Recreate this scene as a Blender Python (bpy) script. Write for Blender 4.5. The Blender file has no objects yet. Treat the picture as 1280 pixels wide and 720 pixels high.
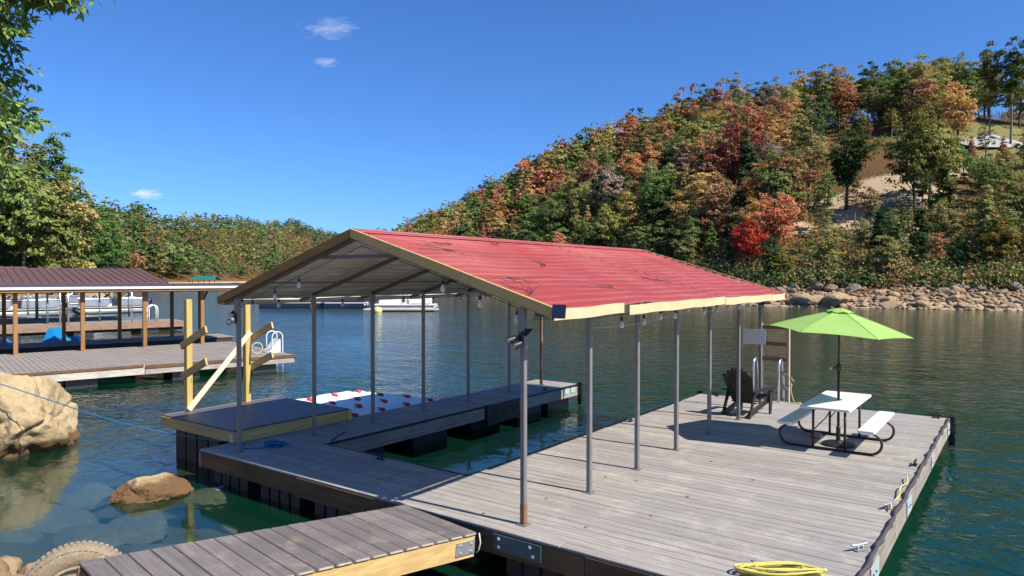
import bpy, math, random
import numpy as np
from mathutils import Vector, Matrix, noise as mnoise
R = math.radians
random.seed(7); rng = np.random.default_rng(11)
sc = bpy.context.scene
col = sc.collection

# ------------------------------------------------------------------ camera
DECK = 0.55; CZ = DECK + 2.8; FPX = 872.0
YAW = math.atan(645 / FPX); PITCH = math.atan(13 / FPX)
cam = bpy.data.cameras.new('camera'); cam.sensor_width = 36; cam.lens = 36 * FPX / 1280
cam.clip_start = 0.1; cam.clip_end = 6000
cam_o = bpy.data.objects.new('camera', cam); col.objects.link(cam_o)
cam_o.location = (0, 0, CZ); cam_o.rotation_euler = (math.pi / 2 - PITCH, 0, YAW)
sc.camera = cam_o
FW = np.array([-math.sin(YAW), math.cos(YAW)]); RT = np.array([math.cos(YAW), math.sin(YAW)])
def W(x, d, z=0.0):
    """ground point seen at picture column x, d metres in front of the camera"""
    l = (x - 640) / FPX * d
    return Vector((FW[0]*d + RT[0]*l, FW[1]*d + RT[1]*l, z))

# ------------------------------------------------------------------ light
SUN_EL = R(46.8); SUN_AZ = R(90 - 3.7)          # azimuth clockwise from +Y
sun_dir = Vector((math.sin(SUN_AZ)*math.cos(SUN_EL), math.cos(SUN_AZ)*math.cos(SUN_EL), math.sin(SUN_EL)))
world = bpy.data.worlds.new('World'); sc.world = world; world.use_nodes = True
wn = world.node_tree.nodes; wl = world.node_tree.links
bg = wn['Background']; bg.inputs['Strength'].default_value = 0.088
sky = wn.new('ShaderNodeTexSky'); sky.sky_type = 'NISHITA'; sky.sun_disc = False
sky.sun_elevation = SUN_EL; sky.sun_rotation = SUN_AZ
sky.altitude = 300; sky.air_density = 1.0; sky.dust_density = 0.45; sky.ozone_density = 3.0
tc = wn.new('ShaderNodeTexCoord')
def cloud_mask(px, py, su, sv, nscale, lo, amt, seed):
    """a small wisp of cirrus in one direction of the sky"""
    d = Vector((FW[0]*FPX + RT[0]*(px-640), FW[1]*FPX + RT[1]*(px-640), (347-py))).normalized()
    t = d.cross(Vector((0, 0, 1))).normalized(); b = t.cross(d)
    t2 = (t*math.cos(seed) + b*math.sin(seed)); b2 = (b*math.cos(seed) - t*math.sin(seed))
    outs = []
    for v, s in ((t2, su), (b2, sv)):
        dp = wn.new('ShaderNodeVectorMath'); dp.operation = 'DOT_PRODUCT'; dp.inputs[1].default_value = v
        wl.new(tc.outputs['Generated'], dp.inputs[0])
        m = wn.new('ShaderNodeMath'); m.operation = 'DIVIDE'; m.inputs[1].default_value = s
        wl.new(dp.outputs['Value'], m.inputs[0]); outs.append(m)
    f = wn.new('ShaderNodeVectorMath'); f.operation = 'DOT_PRODUCT'; f.inputs[1].default_value = d
    wl.new(tc.outputs['Generated'], f.inputs[0])
    fr = wn.new('ShaderNodeMath'); fr.operation = 'GREATER_THAN'; fr.inputs[1].default_value = 0.8; wl.new(f.outputs['Value'], fr.inputs[0])
    cv = wn.new('ShaderNodeCombineXYZ'); wl.new(outs[0].outputs[0], cv.inputs[0]); wl.new(outs[1].outputs[0], cv.inputs[1])
    ln = wn.new('ShaderNodeVectorMath'); ln.operation = 'LENGTH'; wl.new(cv.outputs[0], ln.inputs[0])
    nz = wn.new('ShaderNodeTexNoise'); nz.inputs['Scale'].default_value = nscale; nz.inputs['Detail'].default_value = 8
    nz.inputs['Roughness'].default_value = 0.65; nz.inputs['Distortion'].default_value = 0.6
    off = wn.new('ShaderNodeVectorMath'); off.operation = 'ADD'; off.inputs[1].default_value = (seed*7, px, 0); wl.new(cv.outputs[0], off.inputs[0])
    wl.new(off.outputs[0], nz.inputs['Vector'])
    sub = wn.new('ShaderNodeMath'); sub.operation = 'SUBTRACT'; wl.new(nz.outputs['Fac'], sub.inputs[0])
    q = wn.new('ShaderNodeMath'); q.operation = 'MULTIPLY'; q.inputs[1].default_value = 0.5; wl.new(ln.outputs['Value'], q.inputs[0])
    wl.new(q.outputs[0], sub.inputs[1])
    mr = wn.new('ShaderNodeMapRange'); mr.inputs['From Min'].default_value = lo; mr.inputs['From Max'].default_value = lo+0.4
    mr.inputs['To Max'].default_value = amt; wl.new(sub.outputs[0], mr.inputs['Value'])
    ml = wn.new('ShaderNodeMath'); ml.operation = 'MULTIPLY'; wl.new(mr.outputs[0], ml.inputs[0]); wl.new(fr.outputs[0], ml.inputs[1])
    return ml.outputs[0]
tint = wn.new('ShaderNodeMix'); tint.data_type = 'RGBA'; tint.blend_type = 'MULTIPLY'; tint.inputs['Factor'].default_value = 1.0
wl.new(sky.outputs['Color'], tint.inputs['A']); tint.inputs['B'].default_value = (0.43, 0.76, 1.24, 1)
src = tint.outputs['Result']
for a in ((412, 36, 0.050, 0.020, 1.9, 0.14, 0.34, 0.10), (408, 79, 0.022, 0.009, 1.9, 0.12, 0.34, 0.1), (183, 243, 0.022, 0.0075, 1.6, 0.05, 0.8, 0.0)):
    mx = wn.new('ShaderNodeMix'); mx.data_type = 'RGBA'
    wl.new(cloud_mask(*a), mx.inputs['Factor']); wl.new(src, mx.inputs['A']); mx.inputs['B'].default_value = (6.8, 7.4, 8.2, 1)
    src = mx.outputs['Result']
wl.new(src, bg.inputs['Color'])
sun = bpy.data.lights.new('sun', 'SUN'); sun.energy = 5.0; sun.angle = R(0.53); sun.color = (1.0, 0.92, 0.79)
sun_o = bpy.data.objects.new('sun', sun); col.objects.link(sun_o); sun_o.location = (20, 0, 40)
sun_o.rotation_euler = sun_dir.to_track_quat('Z', 'Y').to_euler()
sc.view_settings.view_transform = 'Standard'; sc.view_settings.look = 'None'
sc.view_settings.exposure = 0.62; sc.view_settings.gamma = 1.0; sc.view_settings.use_curve_mapping = False
sc.cycles.max_bounces = 8; sc.cycles.transparent_max_bounces = 12
sc.cycles.caustics_reflective = False; sc.cycles.caustics_refractive = False

# ------------------------------------------------------------------ materials
MATS = {}
def new_mat(name):
    m = bpy.data.materials.new(name); m.use_nodes = True; MATS[name] = m
    return m, m.node_tree.nodes, m.node_tree.links, m.node_tree.nodes['Principled BSDF']
def ramp(n, stops):
    r = n.new('ShaderNodeValToRGB'); el = r.color_ramp.elements
    while len(el) < len(stops): el.new(0.5)
    for e, (p, c) in zip(el, stops): e.position = p; e.color = (*c, 1)
    return r
def mixc(n, l, fac, a, b, mode='MIX'):
    x = n.new('ShaderNodeMix'); x.data_type = 'RGBA'; x.blend_type = mode
    for sck, v in (('Factor', fac), ('A', a), ('B', b)):
        if hasattr(v, 'is_output') or isinstance(v, bpy.types.NodeSocket): l.new(v, x.inputs[sck])
        elif isinstance(v, (int, float)): x.inputs[sck].default_value = v
        else: x.inputs[sck].default_value = (*v, 1)
    return x.outputs['Result']
def maprange(n, l, v, a, b, c=0.0, d=1.0):
    x = n.new('ShaderNodeMapRange'); x.inputs['From Min'].default_value = a; x.inputs['From Max'].default_value = b
    x.inputs['To Min'].default_value = c; x.inputs['To Max'].default_value = d; l.new(v, x.inputs['Value']); return x.outputs[0]
def noise_tex(n, l, vec, scale, detail=5, rough=0.6, dist=0.0):
    x = n.new('ShaderNodeTexNoise'); x.inputs['Scale'].default_value = scale; x.inputs['Detail'].default_value = detail
    x.inputs['Roughness'].default_value = rough; x.inputs['Distortion'].default_value = dist; l.new(vec, x.inputs['Vector']); return x.outputs['Fac']
def mapping(n, l, vec, sc_=(1, 1, 1), rot=(0, 0, 0)):
    x = n.new('ShaderNodeMapping'); x.inputs['Scale'].default_value = sc_; x.inputs['Rotation'].default_value = rot; l.new(vec, x.inputs['Vector']); return x.outputs[0]
def bump(n, l, p, h, strength, dist):
    b = n.new('ShaderNodeBump'); b.inputs['Strength'].default_value = strength; b.inputs['Distance'].default_value = dist
    l.new(h, b.inputs['Height']); l.new(b.outputs[0], p.inputs['Normal'])
def simple(name, c, rough=0.6, metal=0.0, var=0.18, scale=6.0, bmp=0.0, spec=0.5, dirt=None, dirt_lo=0.55):
    """painted / plastic / metal surface with uneven tone and optional dirt or rust in patches"""
    m, n, l, p = new_mat(name)
    geo = n.new('ShaderNodeNewGeometry'); oi = n.new('ShaderNodeObjectInfo')
    f = noise_tex(n, l, geo.outputs['Position'], scale, 6, 0.62)
    cc = mixc(n, l, f, tuple(v*(1-var) for v in c), tuple(min(1, v*(1+var)) for v in c))
    if dirt:
        g = noise_tex(n, l, geo.outputs['Position'], scale*0.6, 8, 0.7, 0.3)
        cc = mixc(n, l, maprange(n, l, g, dirt_lo, dirt_lo+0.18), cc, dirt)
    l.new(cc, p.inputs['Base Color']); p.inputs['Metallic'].default_value = metal
    l.new(maprange(n, l, f, 0.3, 0.7, max(0.02, rough-0.08), min(1, rough+0.1)), p.inputs['Roughness'])
    p.inputs['Specular IOR Level'].default_value = spec
    if bmp: bump(n, l, p, noise_tex(n, l, geo.outputs['Position'], scale*6, 4), bmp, 0.01)
    return m
def wood(name, c1, c2, along='X', grain=1.0, rough=0.8, stain=None, stain_amt=0.5, rnd=0.35, world_grain=False, wash=None, spec=0.3, knots=False):
    """board timber: grain stretched along one axis, tone differing from piece to piece, weather stains across pieces"""
    m, n, l, p = new_mat(name)
    tcn = n.new('ShaderNodeTexCoord'); geo = n.new('ShaderNodeNewGeometry'); oi = n.new('ShaderNodeObjectInfo')
    base = geo.outputs['Position'] if world_grain else tcn.outputs['Object']
    off = n.new('ShaderNodeVectorMath'); off.operation = 'ADD'; l.new(base, off.inputs[0])
    rv = n.new('ShaderNodeVectorMath'); rv.operation = 'SCALE'; rv.inputs[0].default_value = (37, 51, 23); l.new(oi.outputs['Random'], rv.inputs['Scale'])
    l.new(rv.outputs[0], off.inputs[1])
    s = {'X': (1.2, 26, 26), 'Y': (26, 1.2, 26), 'Z': (26, 26, 1.2)}[along]
    g = noise_tex(n, l, mapping(n, l, off.outputs[0], tuple(v*grain for v in s)), 1.0, 7, 0.65, 0.35)
    cc = mixc(n, l, maprange(n, l, g, 0.28, 0.72), c1, c2)
    hv = n.new('ShaderNodeHueSaturation'); hv.inputs['Saturation'].default_value = 1.0
    l.new(maprange(n, l, oi.outputs['Random'], 0, 1, 1-rnd, 1+rnd), hv.inputs['Value']); l.new(cc, hv.inputs['Color'])
    cc = hv.outputs['Color']
    if knots:
        vn = n.new('ShaderNodeTexVoronoi'); vn.inputs['Scale'].default_value = 1.0
        ks = {'X': (2.2, 9, 9), 'Y': (9, 2.2, 9), 'Z': (9, 9, 2.2)}[along]
        l.new(mapping(n, l, off.outputs[0], ks), vn.inputs['Vector'])
        cc = mixc(n, l, maprange(n, l, vn.outputs['Distance'], 0.05, 0.16, 0.75, 0.0), cc, tuple(v*0.3 for v in c1))
    if stain:
        st = noise_tex(n, l, geo.outputs['Position'], 0.9, 8, 0.68, 0.5)
        cc = mixc(n, l, maprange(n, l, st, 0.42, 0.70, 0, stain_amt), cc, stain)
    if wash:
        st = noise_tex(n, l, geo.outputs['Position'], 2.7, 9, 0.72, 0.2)
        cc = mixc(n, l, maprange(n, l, st, 0.52, 0.75, 0, 0.55), cc, wash)
        sp = noise_tex(n, l, geo.outputs['Position'], 19, 6, 0.7, 0.2)
        cc = mixc(n, l, maprange(n, l, sp, 0.66, 0.74, 0, 0.6), cc, wash)
    l.new(cc, p.inputs['Base Color']); p.inputs['Roughness'].default_value = rough; p.inputs['Specular IOR Level'].default_value = spec
    bump(n, l, p, g, 0.35, 0.006)
    return m

wood('deck_board', (0.19, 0.172, 0.152), (0.42, 0.385, 0.345), 'X', stain=(0.255, 0.245, 0.245), stain_amt=0.75, rnd=0.15, wash=(0.54, 0.50, 0.45))
wood('gang_board', (0.12, 0.105, 0.105), (0.215, 0.19, 0.185), 'X', stain=(0.09, 0.08, 0.08), rnd=0.16, wash=(0.42, 0.335, 0.24))
wood('platform_board', (0.070, 0.066, 0.072), (0.125, 0.115, 0.122), 'Y', rnd=0.12, rough=0.5, spec=0.5)
wood('fresh_wood_y', (0.42, 0.27, 0.10), (0.66, 0.46, 0.20), 'Y', 0.8, knots=True, rnd=0.08)
wood('fresh_wood_x', (0.42, 0.27, 0.10), (0.66, 0.46, 0.20), 'X', 0.8, knots=True, rnd=0.08)
wood('fresh_wood_z', (0.46, 0.33, 0.10), (0.68, 0.53, 0.20), 'Z', 0.8, knots=True, rnd=0.1)
wood('pale_wood', (0.62, 0.54, 0.38), (0.80, 0.73, 0.56), 'Y', 0.8, rnd=0.05)
wood('fascia_brown_x', (0.105, 0.055, 0.026), (0.23, 0.13, 0.062), 'X', 0.7, rnd=0.15, stain=(0.06, 0.042, 0.03), stain_amt=0.6, knots=True)
wood('fascia_grey_y', (0.20, 0.17, 0.14), (0.44, 0.39, 0.33), 'Y', 0.7, rnd=0.15, stain=(0.10, 0.085, 0.07), stain_amt=0.5)
wood('dark_frame', (0.035, 0.028, 0.022), (0.07, 0.055, 0.045), 'X', 0.6)
wood('post_wood', (0.22, 0.105, 0.04), (0.46, 0.25, 0.10), 'Z', 0.8, rnd=0.2)
wood('rung_wood', (0.17, 0.085, 0.045), (0.30, 0.16, 0.09), 'X', 0.9, rnd=0.15)
wood('rail_wood', (0.36, 0.29, 0.20), (0.55, 0.46, 0.34), 'Z', 0.9, rnd=0.1)
wood('ndeck_board', (0.20, 0.175, 0.155), (0.36, 0.32, 0.285), 'X', 0.5, rnd=0.1, world_grain=True, stain=(0.17, 0.15, 0.14), stain_amt=0.4)
wood('nfascia', (0.34, 0.30, 0.26), (0.56, 0.51, 0.45), 'Y', 0.5, world_grain=True, stain=(0.2, 0.17, 0.14), stain_amt=0.5)
wood('nbeam', (0.16, 0.085, 0.04), (0.33, 0.19, 0.09), 'Y', 0.6, world_grain=True)
wood('trim_brown', (0.20, 0.105, 0.035), (0.34, 0.19, 0.07), 'X', 0.5, rnd=0.05)
simple('trim_cream', (0.60, 0.50, 0.29), 0.55, 0, 0.16, 3, dirt=(0.34, 0.24, 0.12), dirt_lo=0.60)
simple('trim_ochre', (0.50, 0.34, 0.12), 0.55, 0, 0.22, 3, dirt=(0.24, 0.14, 0.055), dirt_lo=0.55)
simple('galv', (0.215, 0.21, 0.205), 0.5, 0.3, 0.22, 5, dirt=(0.22, 0.10, 0.05), dirt_lo=0.72)
simple('galv_rust', (0.25, 0.13, 0.08), 0.7, 0.3, 0.35, 6, dirt=(0.36, 0.36, 0.37), dirt_lo=0.55)
simple('rafter_metal', (0.16, 0.14, 0.125), 0.6, 0.4, 0.25, 5)
simple('alu', (0.75, 0.76, 0.78), 0.28, 0.9, 0.12, 6)
simple('white_plastic', (0.68, 0.68, 0.65), 0.42, 0, 0.06, 5, dirt=(0.58, 0.56, 0.50), dirt_lo=0.66)
simple('white_mat', (0.80, 0.80, 0.79), 0.35, 0, 0.05, 5)
simple('black_plastic', (0.014, 0.014, 0.016), 0.42, 0, 0.3, 6)
simple('chair_black', (0.020, 0.016, 0.015), 0.45, 0, 0.25, 5)
simple('tube_black', (0.022, 0.022, 0.024), 0.4, 0, 0.25, 8)
simple('float_black', (0.022, 0.023, 0.026), 0.55, 0, 0.4, 4, dirt=(0.04, 0.036, 0.03), dirt_lo=0.6)
simple('rubber', (0.055, 0.045, 0.05), 0.7, 0, 0.35, 12, bmp=0.4)
simple('red_plastic', (0.55, 0.03, 0.03), 0.35, 0, 0.1, 5)
simple('pink_red', (0.60, 0.045, 0.10), 0.45, 0, 0.1, 3)
simple('sign_white', (0.72, 0.72, 0.70), 0.5, 0, 0.05, 4)
simple('plate_blue', (0.10, 0.155, 0.20), 0.45, 0.5, 0.2, 6, dirt=(0.13, 0.085, 0.055), dirt_lo=0.62)
simple('plate_zinc', (0.50, 0.52, 0.53), 0.4, 0.7, 0.2, 9, dirt=(0.35, 0.28, 0.2), dirt_lo=0.62)
simple('solar_blue', (0.018, 0.02, 0.045), 0.12, 0, 0.2, 5, spec=0.8)
simple('rope_yellow', (0.60, 0.53, 0.13), 0.75, 0, 0.28, 40, bmp=0.5)
simple('rope_tan', (0.42, 0.34, 0.2), 0.8, 0, 0.25, 40)
simple('rope_blue', (0.02, 0.14, 0.30), 0.7, 0, 0.3, 30)
simple('wire_black', (0.012, 0.012, 0.013), 0.5, 0, 0.1, 5)
simple('wire_white', (0.55, 0.55, 0.52), 0.5, 0, 0.1, 5)
simple('pad_aqua', (0.30, 0.46, 0.48), 0.7, 0, 0.25, 6, dirt=(0.42, 0.37, 0.31), dirt_lo=0.48)
simple('pedal_blue', (0.01, 0.22, 0.52), 0.3, 0, 0.12, 3)
simple('boat_silver', (0.36, 0.37, 0.39), 0.35, 0.5, 0.15, 2)
simple('boat_white', (0.80, 0.80, 0.78), 0.35, 0, 0.06, 2)
simple('boat_tan', (0.42, 0.37, 0.29), 0.5, 0, 0.1, 2)
simple('boat_navy', (0.012, 0.018, 0.045), 0.4, 0, 0.2, 2)
simple('boat_blue', (0.05, 0.10, 0.32), 0.35, 0, 0.1, 2)
simple('nroof_brown', (0.115, 0.062, 0.044), 0.45, 0, 0.22, 1.5, dirt=(0.17, 0.10, 0.072), dirt_lo=0.6)
simple('nroof_under', (0.30, 0.27, 0.24), 0.6, 0, 0.2, 1.5)
simple('nroof_green', (0.02, 0.15, 0.115), 0.45, 0, 0.15, 1.5)
simple('nroof_red', (0.20, 0.075, 0.05), 0.5, 0, 0.15, 1.5)
simple('white_trim', (0.76, 0.76, 0.74), 0.5, 0, 0.06, 3)
simple('steel_blue', (0.23, 0.30, 0.36), 0.5, 0.2, 0.2, 2)
simple('yellow_buoy', (0.70, 0.60, 0.22), 0.5, 0, 0.1, 3)
simple('bark', (0.085, 0.065, 0.05), 0.9, 0, 0.4, 2.5, bmp=0.6)
simple('bark_pale', (0.20, 0.17, 0.14), 0.9, 0, 0.4, 2.5, bmp=0.6)
simple('twig', (0.05, 0.033, 0.025), 0.9, 0, 0.3, 10)
simple('dry_leaf', (0.30, 0.17, 0.06), 0.8, 0, 0.4, 30)
simple('glass_bulb', (0.75, 0.75, 0.72), 0.08, 0, 0.05, 5, spec=0.9)
simple('gravel_white', (0.34, 0.335, 0.32), 0.9, 0, 0.3, 3, bmp=0.6)

def roof_red():
    m, n, l, p = new_mat('roof_red'); geo = n.new('ShaderNodeNewGeometry')
    P = geo.outputs['Position']
    st = noise_tex(n, l, mapping(n, l, P, (2.2, 0.45, 2.2)), 1.6, 8, 0.68, 0.4)
    c = mixc(n, l, maprange(n, l, st, 0.3, 0.7), (0.31, 0.046, 0.044), (0.42, 0.088, 0.082))
    fade = noise_tex(n, l, P, 0.5, 4)
    c = mixc(n, l, maprange(n, l, fade, 0.38, 0.62, 0, 0.75), c, (0.45, 0.145, 0.125))
    rn = noise_tex(n, l, mapping(n, l, P, (1.5, 9, 1.5)), 1.0, 6, 0.7, 0.3)
    c = mixc(n, l, maprange(n, l, rn, 0.55, 0.75, 0, 0.45), c, (0.24, 0.05, 0.045))
    sx = n.new('ShaderNodeSeparateXYZ'); l.new(P, sx.inputs[0])     # grime tone along each rib, darkened to paint in rib shading
    a1 = n.new('ShaderNodeMath'); a1.operation = 'MULTIPLY_ADD'; per_ = 3.245/16; a1.inputs[1].default_value = 1/per_; a1.inputs[2].default_value = 7.385/per_+100; l.new(sx.outputs['X'], a1.inputs[0])
    a2 = n.new('ShaderNodeMath'); a2.operation = 'FRACT'; l.new(a1.outputs[0], a2.inputs[0])
    a3 = n.new('ShaderNodeMath'); a3.operation = 'PINGPONG'; a3.inputs[1].default_value = 0.5; l.new(a2.outputs[0], a3.inputs[0])
    gm = n.new('ShaderNodeMath'); gm.operation = 'MULTIPLY'; l.new(maprange(n, l, a3.outputs[0], 0.28, 0.40, 0.0, 1.0), gm.inputs[0]); l.new(maprange(n, l, st, 0.25, 0.65, 0.15, 0.75), gm.inputs[1])
    c = mixc(n, l, gm.outputs[0], c, (0.19, 0.030, 0.030))
    # scuffed black scrapes and mildew streaks
    dk = noise_tex(n, l, mapping(n, l, P, (7, 1.1, 7)), 1.3, 7, 0.66, 0.8)
    reg = noise_tex(n, l, P, 0.42, 3)
    mm = n.new('ShaderNodeMath'); mm.operation = 'MULTIPLY'
    l.new(maprange(n, l, dk, 0.67, 0.74), mm.inputs[0]); l.new(maprange(n, l, reg, 0.50, 0.60), mm.inputs[1])
    c = mixc(n, l, mm.outputs[0], c, (0.055, 0.022, 0.022))
    sp = noise_tex(n, l, P, 24, 5, 0.7)
    c = mixc(n, l, maprange(n, l, sp, 0.68, 0.75, 0, 0.7), c, (0.12, 0.06, 0.045))
    l.new(c, p.inputs['Base Color']); p.inputs['Roughness'].default_value = 0.5
    p.inputs['Specular IOR Level'].default_value = 0.35
roof_red()
def roof_under():
    m, n, l, p = new_mat('roof_under'); geo = n.new('ShaderNodeNewGeometry')
    st = noise_tex(n, l, mapping(n, l, geo.outputs['Position'], (1.2, 0.4, 1.2)), 1.4, 7, 0.66, 0.3)
    c = mixc(n, l, maprange(n, l, st, 0.3, 0.72), (0.82, 0.79, 0.74), (0.60, 0.54, 0.47))
    l.new(c, p.inputs['Base Color']); p.inputs['Roughness'].default_value = 0.5
roof_under()
def umbrella_mat():
    m, n, l, p = new_mat('lime_fabric'); geo = n.new('ShaderNodeNewGeometry')
    f = noise_tex(n, l, geo.outputs['Position'], 5, 5)
    c = mixc(n, l, f, (0.45, 0.69, 0.19), (0.54, 0.76, 0.27)); l.new(c, p.inputs['Base Color']); p.inputs['Roughness'].default_value = 0.8
    tr = n.new('ShaderNodeBsdfTranslucent'); l.new(c, tr.inputs['Color'])
    ms = n.new('ShaderNodeMixShader'); ms.inputs[0].default_value = 0.5
    l.new(p.outputs[0], ms.inputs[1]); l.new(tr.outputs[0], ms.inputs[2]); l.new(ms.outputs[0], n['Material Output'].inputs['Surface'])
umbrella_mat()
def stone(name, c1, c2, c3, bs=1.0, scale=1.6, wet=None):
    m, n, l, p = new_mat(name); tcn = n.new('ShaderNodeTexCoord'); oi = n.new('ShaderNodeObjectInfo'); geo = n.new('ShaderNodeNewGeometry')
    off = n.new('ShaderNodeVectorMath'); off.operation = 'ADD'; l.new(geo.outputs['Position'], off.inputs[0])
    rv = n.new('ShaderNodeVectorMath'); rv.operation = 'SCALE'; rv.inputs[0].default_value = (17, 31, 13); l.new(oi.outputs['Random'], rv.inputs['Scale']); l.new(rv.outputs[0], off.inputs[1])
    f = noise_tex(n, l, off.outputs[0], scale, 9, 0.68, 0.3); g = noise_tex(n, l, off.outputs[0], scale*7, 8, 0.72)
    c = mixc(n, l, maprange(n, l, f, 0.3, 0.7), c1, c2); c = mixc(n, l, maprange(n, l, g, 0.45, 0.75, 0, 0.8), c, c3)
    if wet is not None:     # brown water-line staining on the lower part of the stone
        sep = n.new('ShaderNodeSeparateXYZ'); l.new(geo.outputs['Position'], sep.inputs[0])
        a = n.new('ShaderNodeMath'); a.operation = 'MULTIPLY_ADD'; a.inputs[1].default_value = 0.25; l.new(f, a.inputs[0]); l.new(sep.outputs['Z'], a.inputs[2])
        c = mixc(n, l, maprange(n, l, a.outputs[0], wet+0.10, wet+0.18, 1, 0), c, (0.15, 0.085, 0.035))
    l.new(c, p.inputs['Base Color']); p.inputs['Roughness'].default_value = 0.9
    s2 = n.new('ShaderNodeMath'); s2.operation = 'ADD'; l.new(f, s2.inputs[0]); l.new(g, s2.inputs[1])
    bump(n, l, p, s2.outputs[0], 0.8, 0.06*bs)
    return m
stone('sandstone', (0.40, 0.29, 0.15), (0.54, 0.42, 0.25), (0.33, 0.25, 0.15), wet=0.22)
stone('shore_rock', (0.29, 0.195, 0.105), (0.44, 0.32, 0.19), (0.19, 0.13, 0.08), 3, 0.5)
stone('grey_rock', (0.17, 0.135, 0.10), (0.29, 0.235, 0.175), (0.12, 0.10, 0.085), 3, 0.5)
stone('sunk_rock', (0.30, 0.24, 0.21), (0.42, 0.34, 0.30), (0.22, 0.18, 0.16))
stone('tyre_dusty', (0.22, 0.175, 0.115), (0.36, 0.29, 0.19), (0.13, 0.105, 0.08), 0.2, 5)
stone('rim_dusty', (0.28, 0.27, 0.19), (0.38, 0.36, 0.26), (0.22, 0.18, 0.11), 0.2, 5)

def foliage(name, attr=False, tl=0.30):
    m, n, l, p = new_mat(name); oi = n.new('ShaderNodeObjectInfo'); geo = n.new('ShaderNodeNewGeometry')
    if attr:
        at_ = n.new('ShaderNodeAttribute'); at_.attribute_name = 'Col'; base = at_.outputs['Color']
    else: base = oi.outputs['Color']
    f = noise_tex(n, l, geo.outputs['Position'], 0.45, 3); g = noise_tex(n, l, geo.outputs['Position'], 2.3, 2)
    hv = n.new('ShaderNodeHueSaturation'); l.new(base, hv.inputs['Color'])
    l.new(maprange(n, l, f, 0.3, 0.7, 0.472, 0.528), hv.inputs['Hue']); l.new(maprange(n, l, g, 0.3, 0.7, 0.7, 1.35), hv.inputs['Value'])
    hv.inputs['Saturation'].default_value = 1.0
    d = n.new('ShaderNodeBsdfDiffuse'); t = n.new('ShaderNodeBsdfTranslucent')
    l.new(hv.outputs[0], d.inputs['Color']); l.new(hv.outputs[0], t.inputs['Color'])
    ms = n.new('ShaderNodeMixShader'); ms.inputs[0].default_value = tl
    l.new(d.outputs[0], ms.inputs[1]); l.new(t.outputs[0], ms.inputs[2]); l.new(ms.outputs[0], n['Material Output'].inputs['Surface'])
foliage('leaves'); foliage('leaves_stuff', True)

def water_mat():
    m, n, l, p = new_mat('lake_water'); geo = n.new('ShaderNodeNewGeometry'); P = geo.outputs['Position']
    n.remove(p)
    # waves: crests lie across the wind, chop on top; calmer by the bank
    w1 = noise_tex(n, l, mapping(n, l, P, (2.5, 3.3, 1), (0, 0, YAW+0.3)), 1.0, 2, 0.5, 1.0)
    w2 = noise_tex(n, l, mapping(n, l, P, (5.0, 8.5, 1), (0, 0, YAW+0.25)), 1.0, 3, 0.55, 0.8)
    w3 = noise_tex(n, l, mapping(n, l, P, (0.16, 0.22, 1), (0, 0, YAW)), 1.0, 2, 0.5)
    w4 = noise_tex(n, l, mapping(n, l, P, (0.75, 1.0, 1), (0, 0, YAW-0.35)), 1.0, 2, 0.5, 0.7)
    acc = None
    for w_, k_ in ((w1, 0.50), (w2, 0.07), (w4, 1.0), (w3, 0.4)):
        q_ = n.new('ShaderNodeMath'); q_.operation = 'MULTIPLY_ADD'; q_.inputs[1].default_value = k_; l.new(w_, q_.inputs[0])
        if acc is None: q_.inputs[2].default_value = 0.0
        else: l.new(acc, q_.inputs[2])
        acc = q_.outputs[0]
    # shelter: distance from the quiet corner between bank, gangway and dock
    dv = n.new('ShaderNodeVectorMath'); dv.operation = 'DISTANCE'; dv.inputs[1].default_value = (-9.5, 3.5, 0); l.new(P, dv.inputs[0])
    amp = maprange(n, l, dv.outputs['Value'], 2.5, 8.0, 0.05, 1.0)
    ds = n.new('ShaderNodeVectorMath'); ds.operation = 'DISTANCE'; ds.inputs[1].default_value = (-7.9, 10.2, 0); l.new(P, ds.inputs[0])
    sl = n.new('ShaderNodeMath'); sl.operation = 'MULTIPLY'; l.new(amp, sl.inputs[0]); l.new(maprange(n, l, ds.outputs['Value'], 2.5, 6.5, 0.25, 1.0), sl.inputs[1]); amp = sl.outputs[0]
    gust = n.new('ShaderNodeMath'); gust.operation = 'MULTIPLY'; l.new(amp, gust.inputs[0]); l.new(maprange(n, l, noise_tex(n, l, mapping(n, l, P, (0.05, 0.10, 1), (0, 0, YAW)), 1.0, 3, 0.5), 0.35, 0.65, 0.45, 1.0), gust.inputs[1]); amp = gust.outputs[0]
    b = n.new('ShaderNodeBump'); b.inputs['Distance'].default_value = 0.105; l.new(acc, b.inputs['Height']); l.new(amp, b.inputs['Strength'])
    fr = n.new('ShaderNodeFresnel'); fr.inputs['IOR'].default_value = 1.34; l.new(b.outputs[0], fr.inputs['Normal'])
    gl = n.new('ShaderNodeBsdfGlossy'); gl.inputs['Roughness'].default_value = 0.077; l.new(b.outputs[0], gl.inputs['Normal']); gl.inputs['Color'].default_value = (1, 1, 1, 1)
    tr = n.new('ShaderNodeBsdfTransparent'); tr.inputs['Color'].default_value = (0.60, 0.72, 0.66, 1)
    df = n.new('ShaderNodeBsdfDiffuse'); df.inputs['Color'].default_value = (0.006, 0.060, 0.036, 1)
    body = n.new('ShaderNodeMixShader'); body.inputs[0].default_value = 0.32; l.new(tr.outputs[0], body.inputs[1]); l.new(df.outputs[0], body.inputs[2])
    ms = n.new('ShaderNodeMixShader'); l.new(fr.outputs[0], ms.inputs[0]); l.new(body.outputs[0], ms.inputs[1]); l.new(gl.outputs[0], ms.inputs[2])
    l.new(ms.outputs[0], n['Material Output'].inputs['Surface'])
water_mat()

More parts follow.
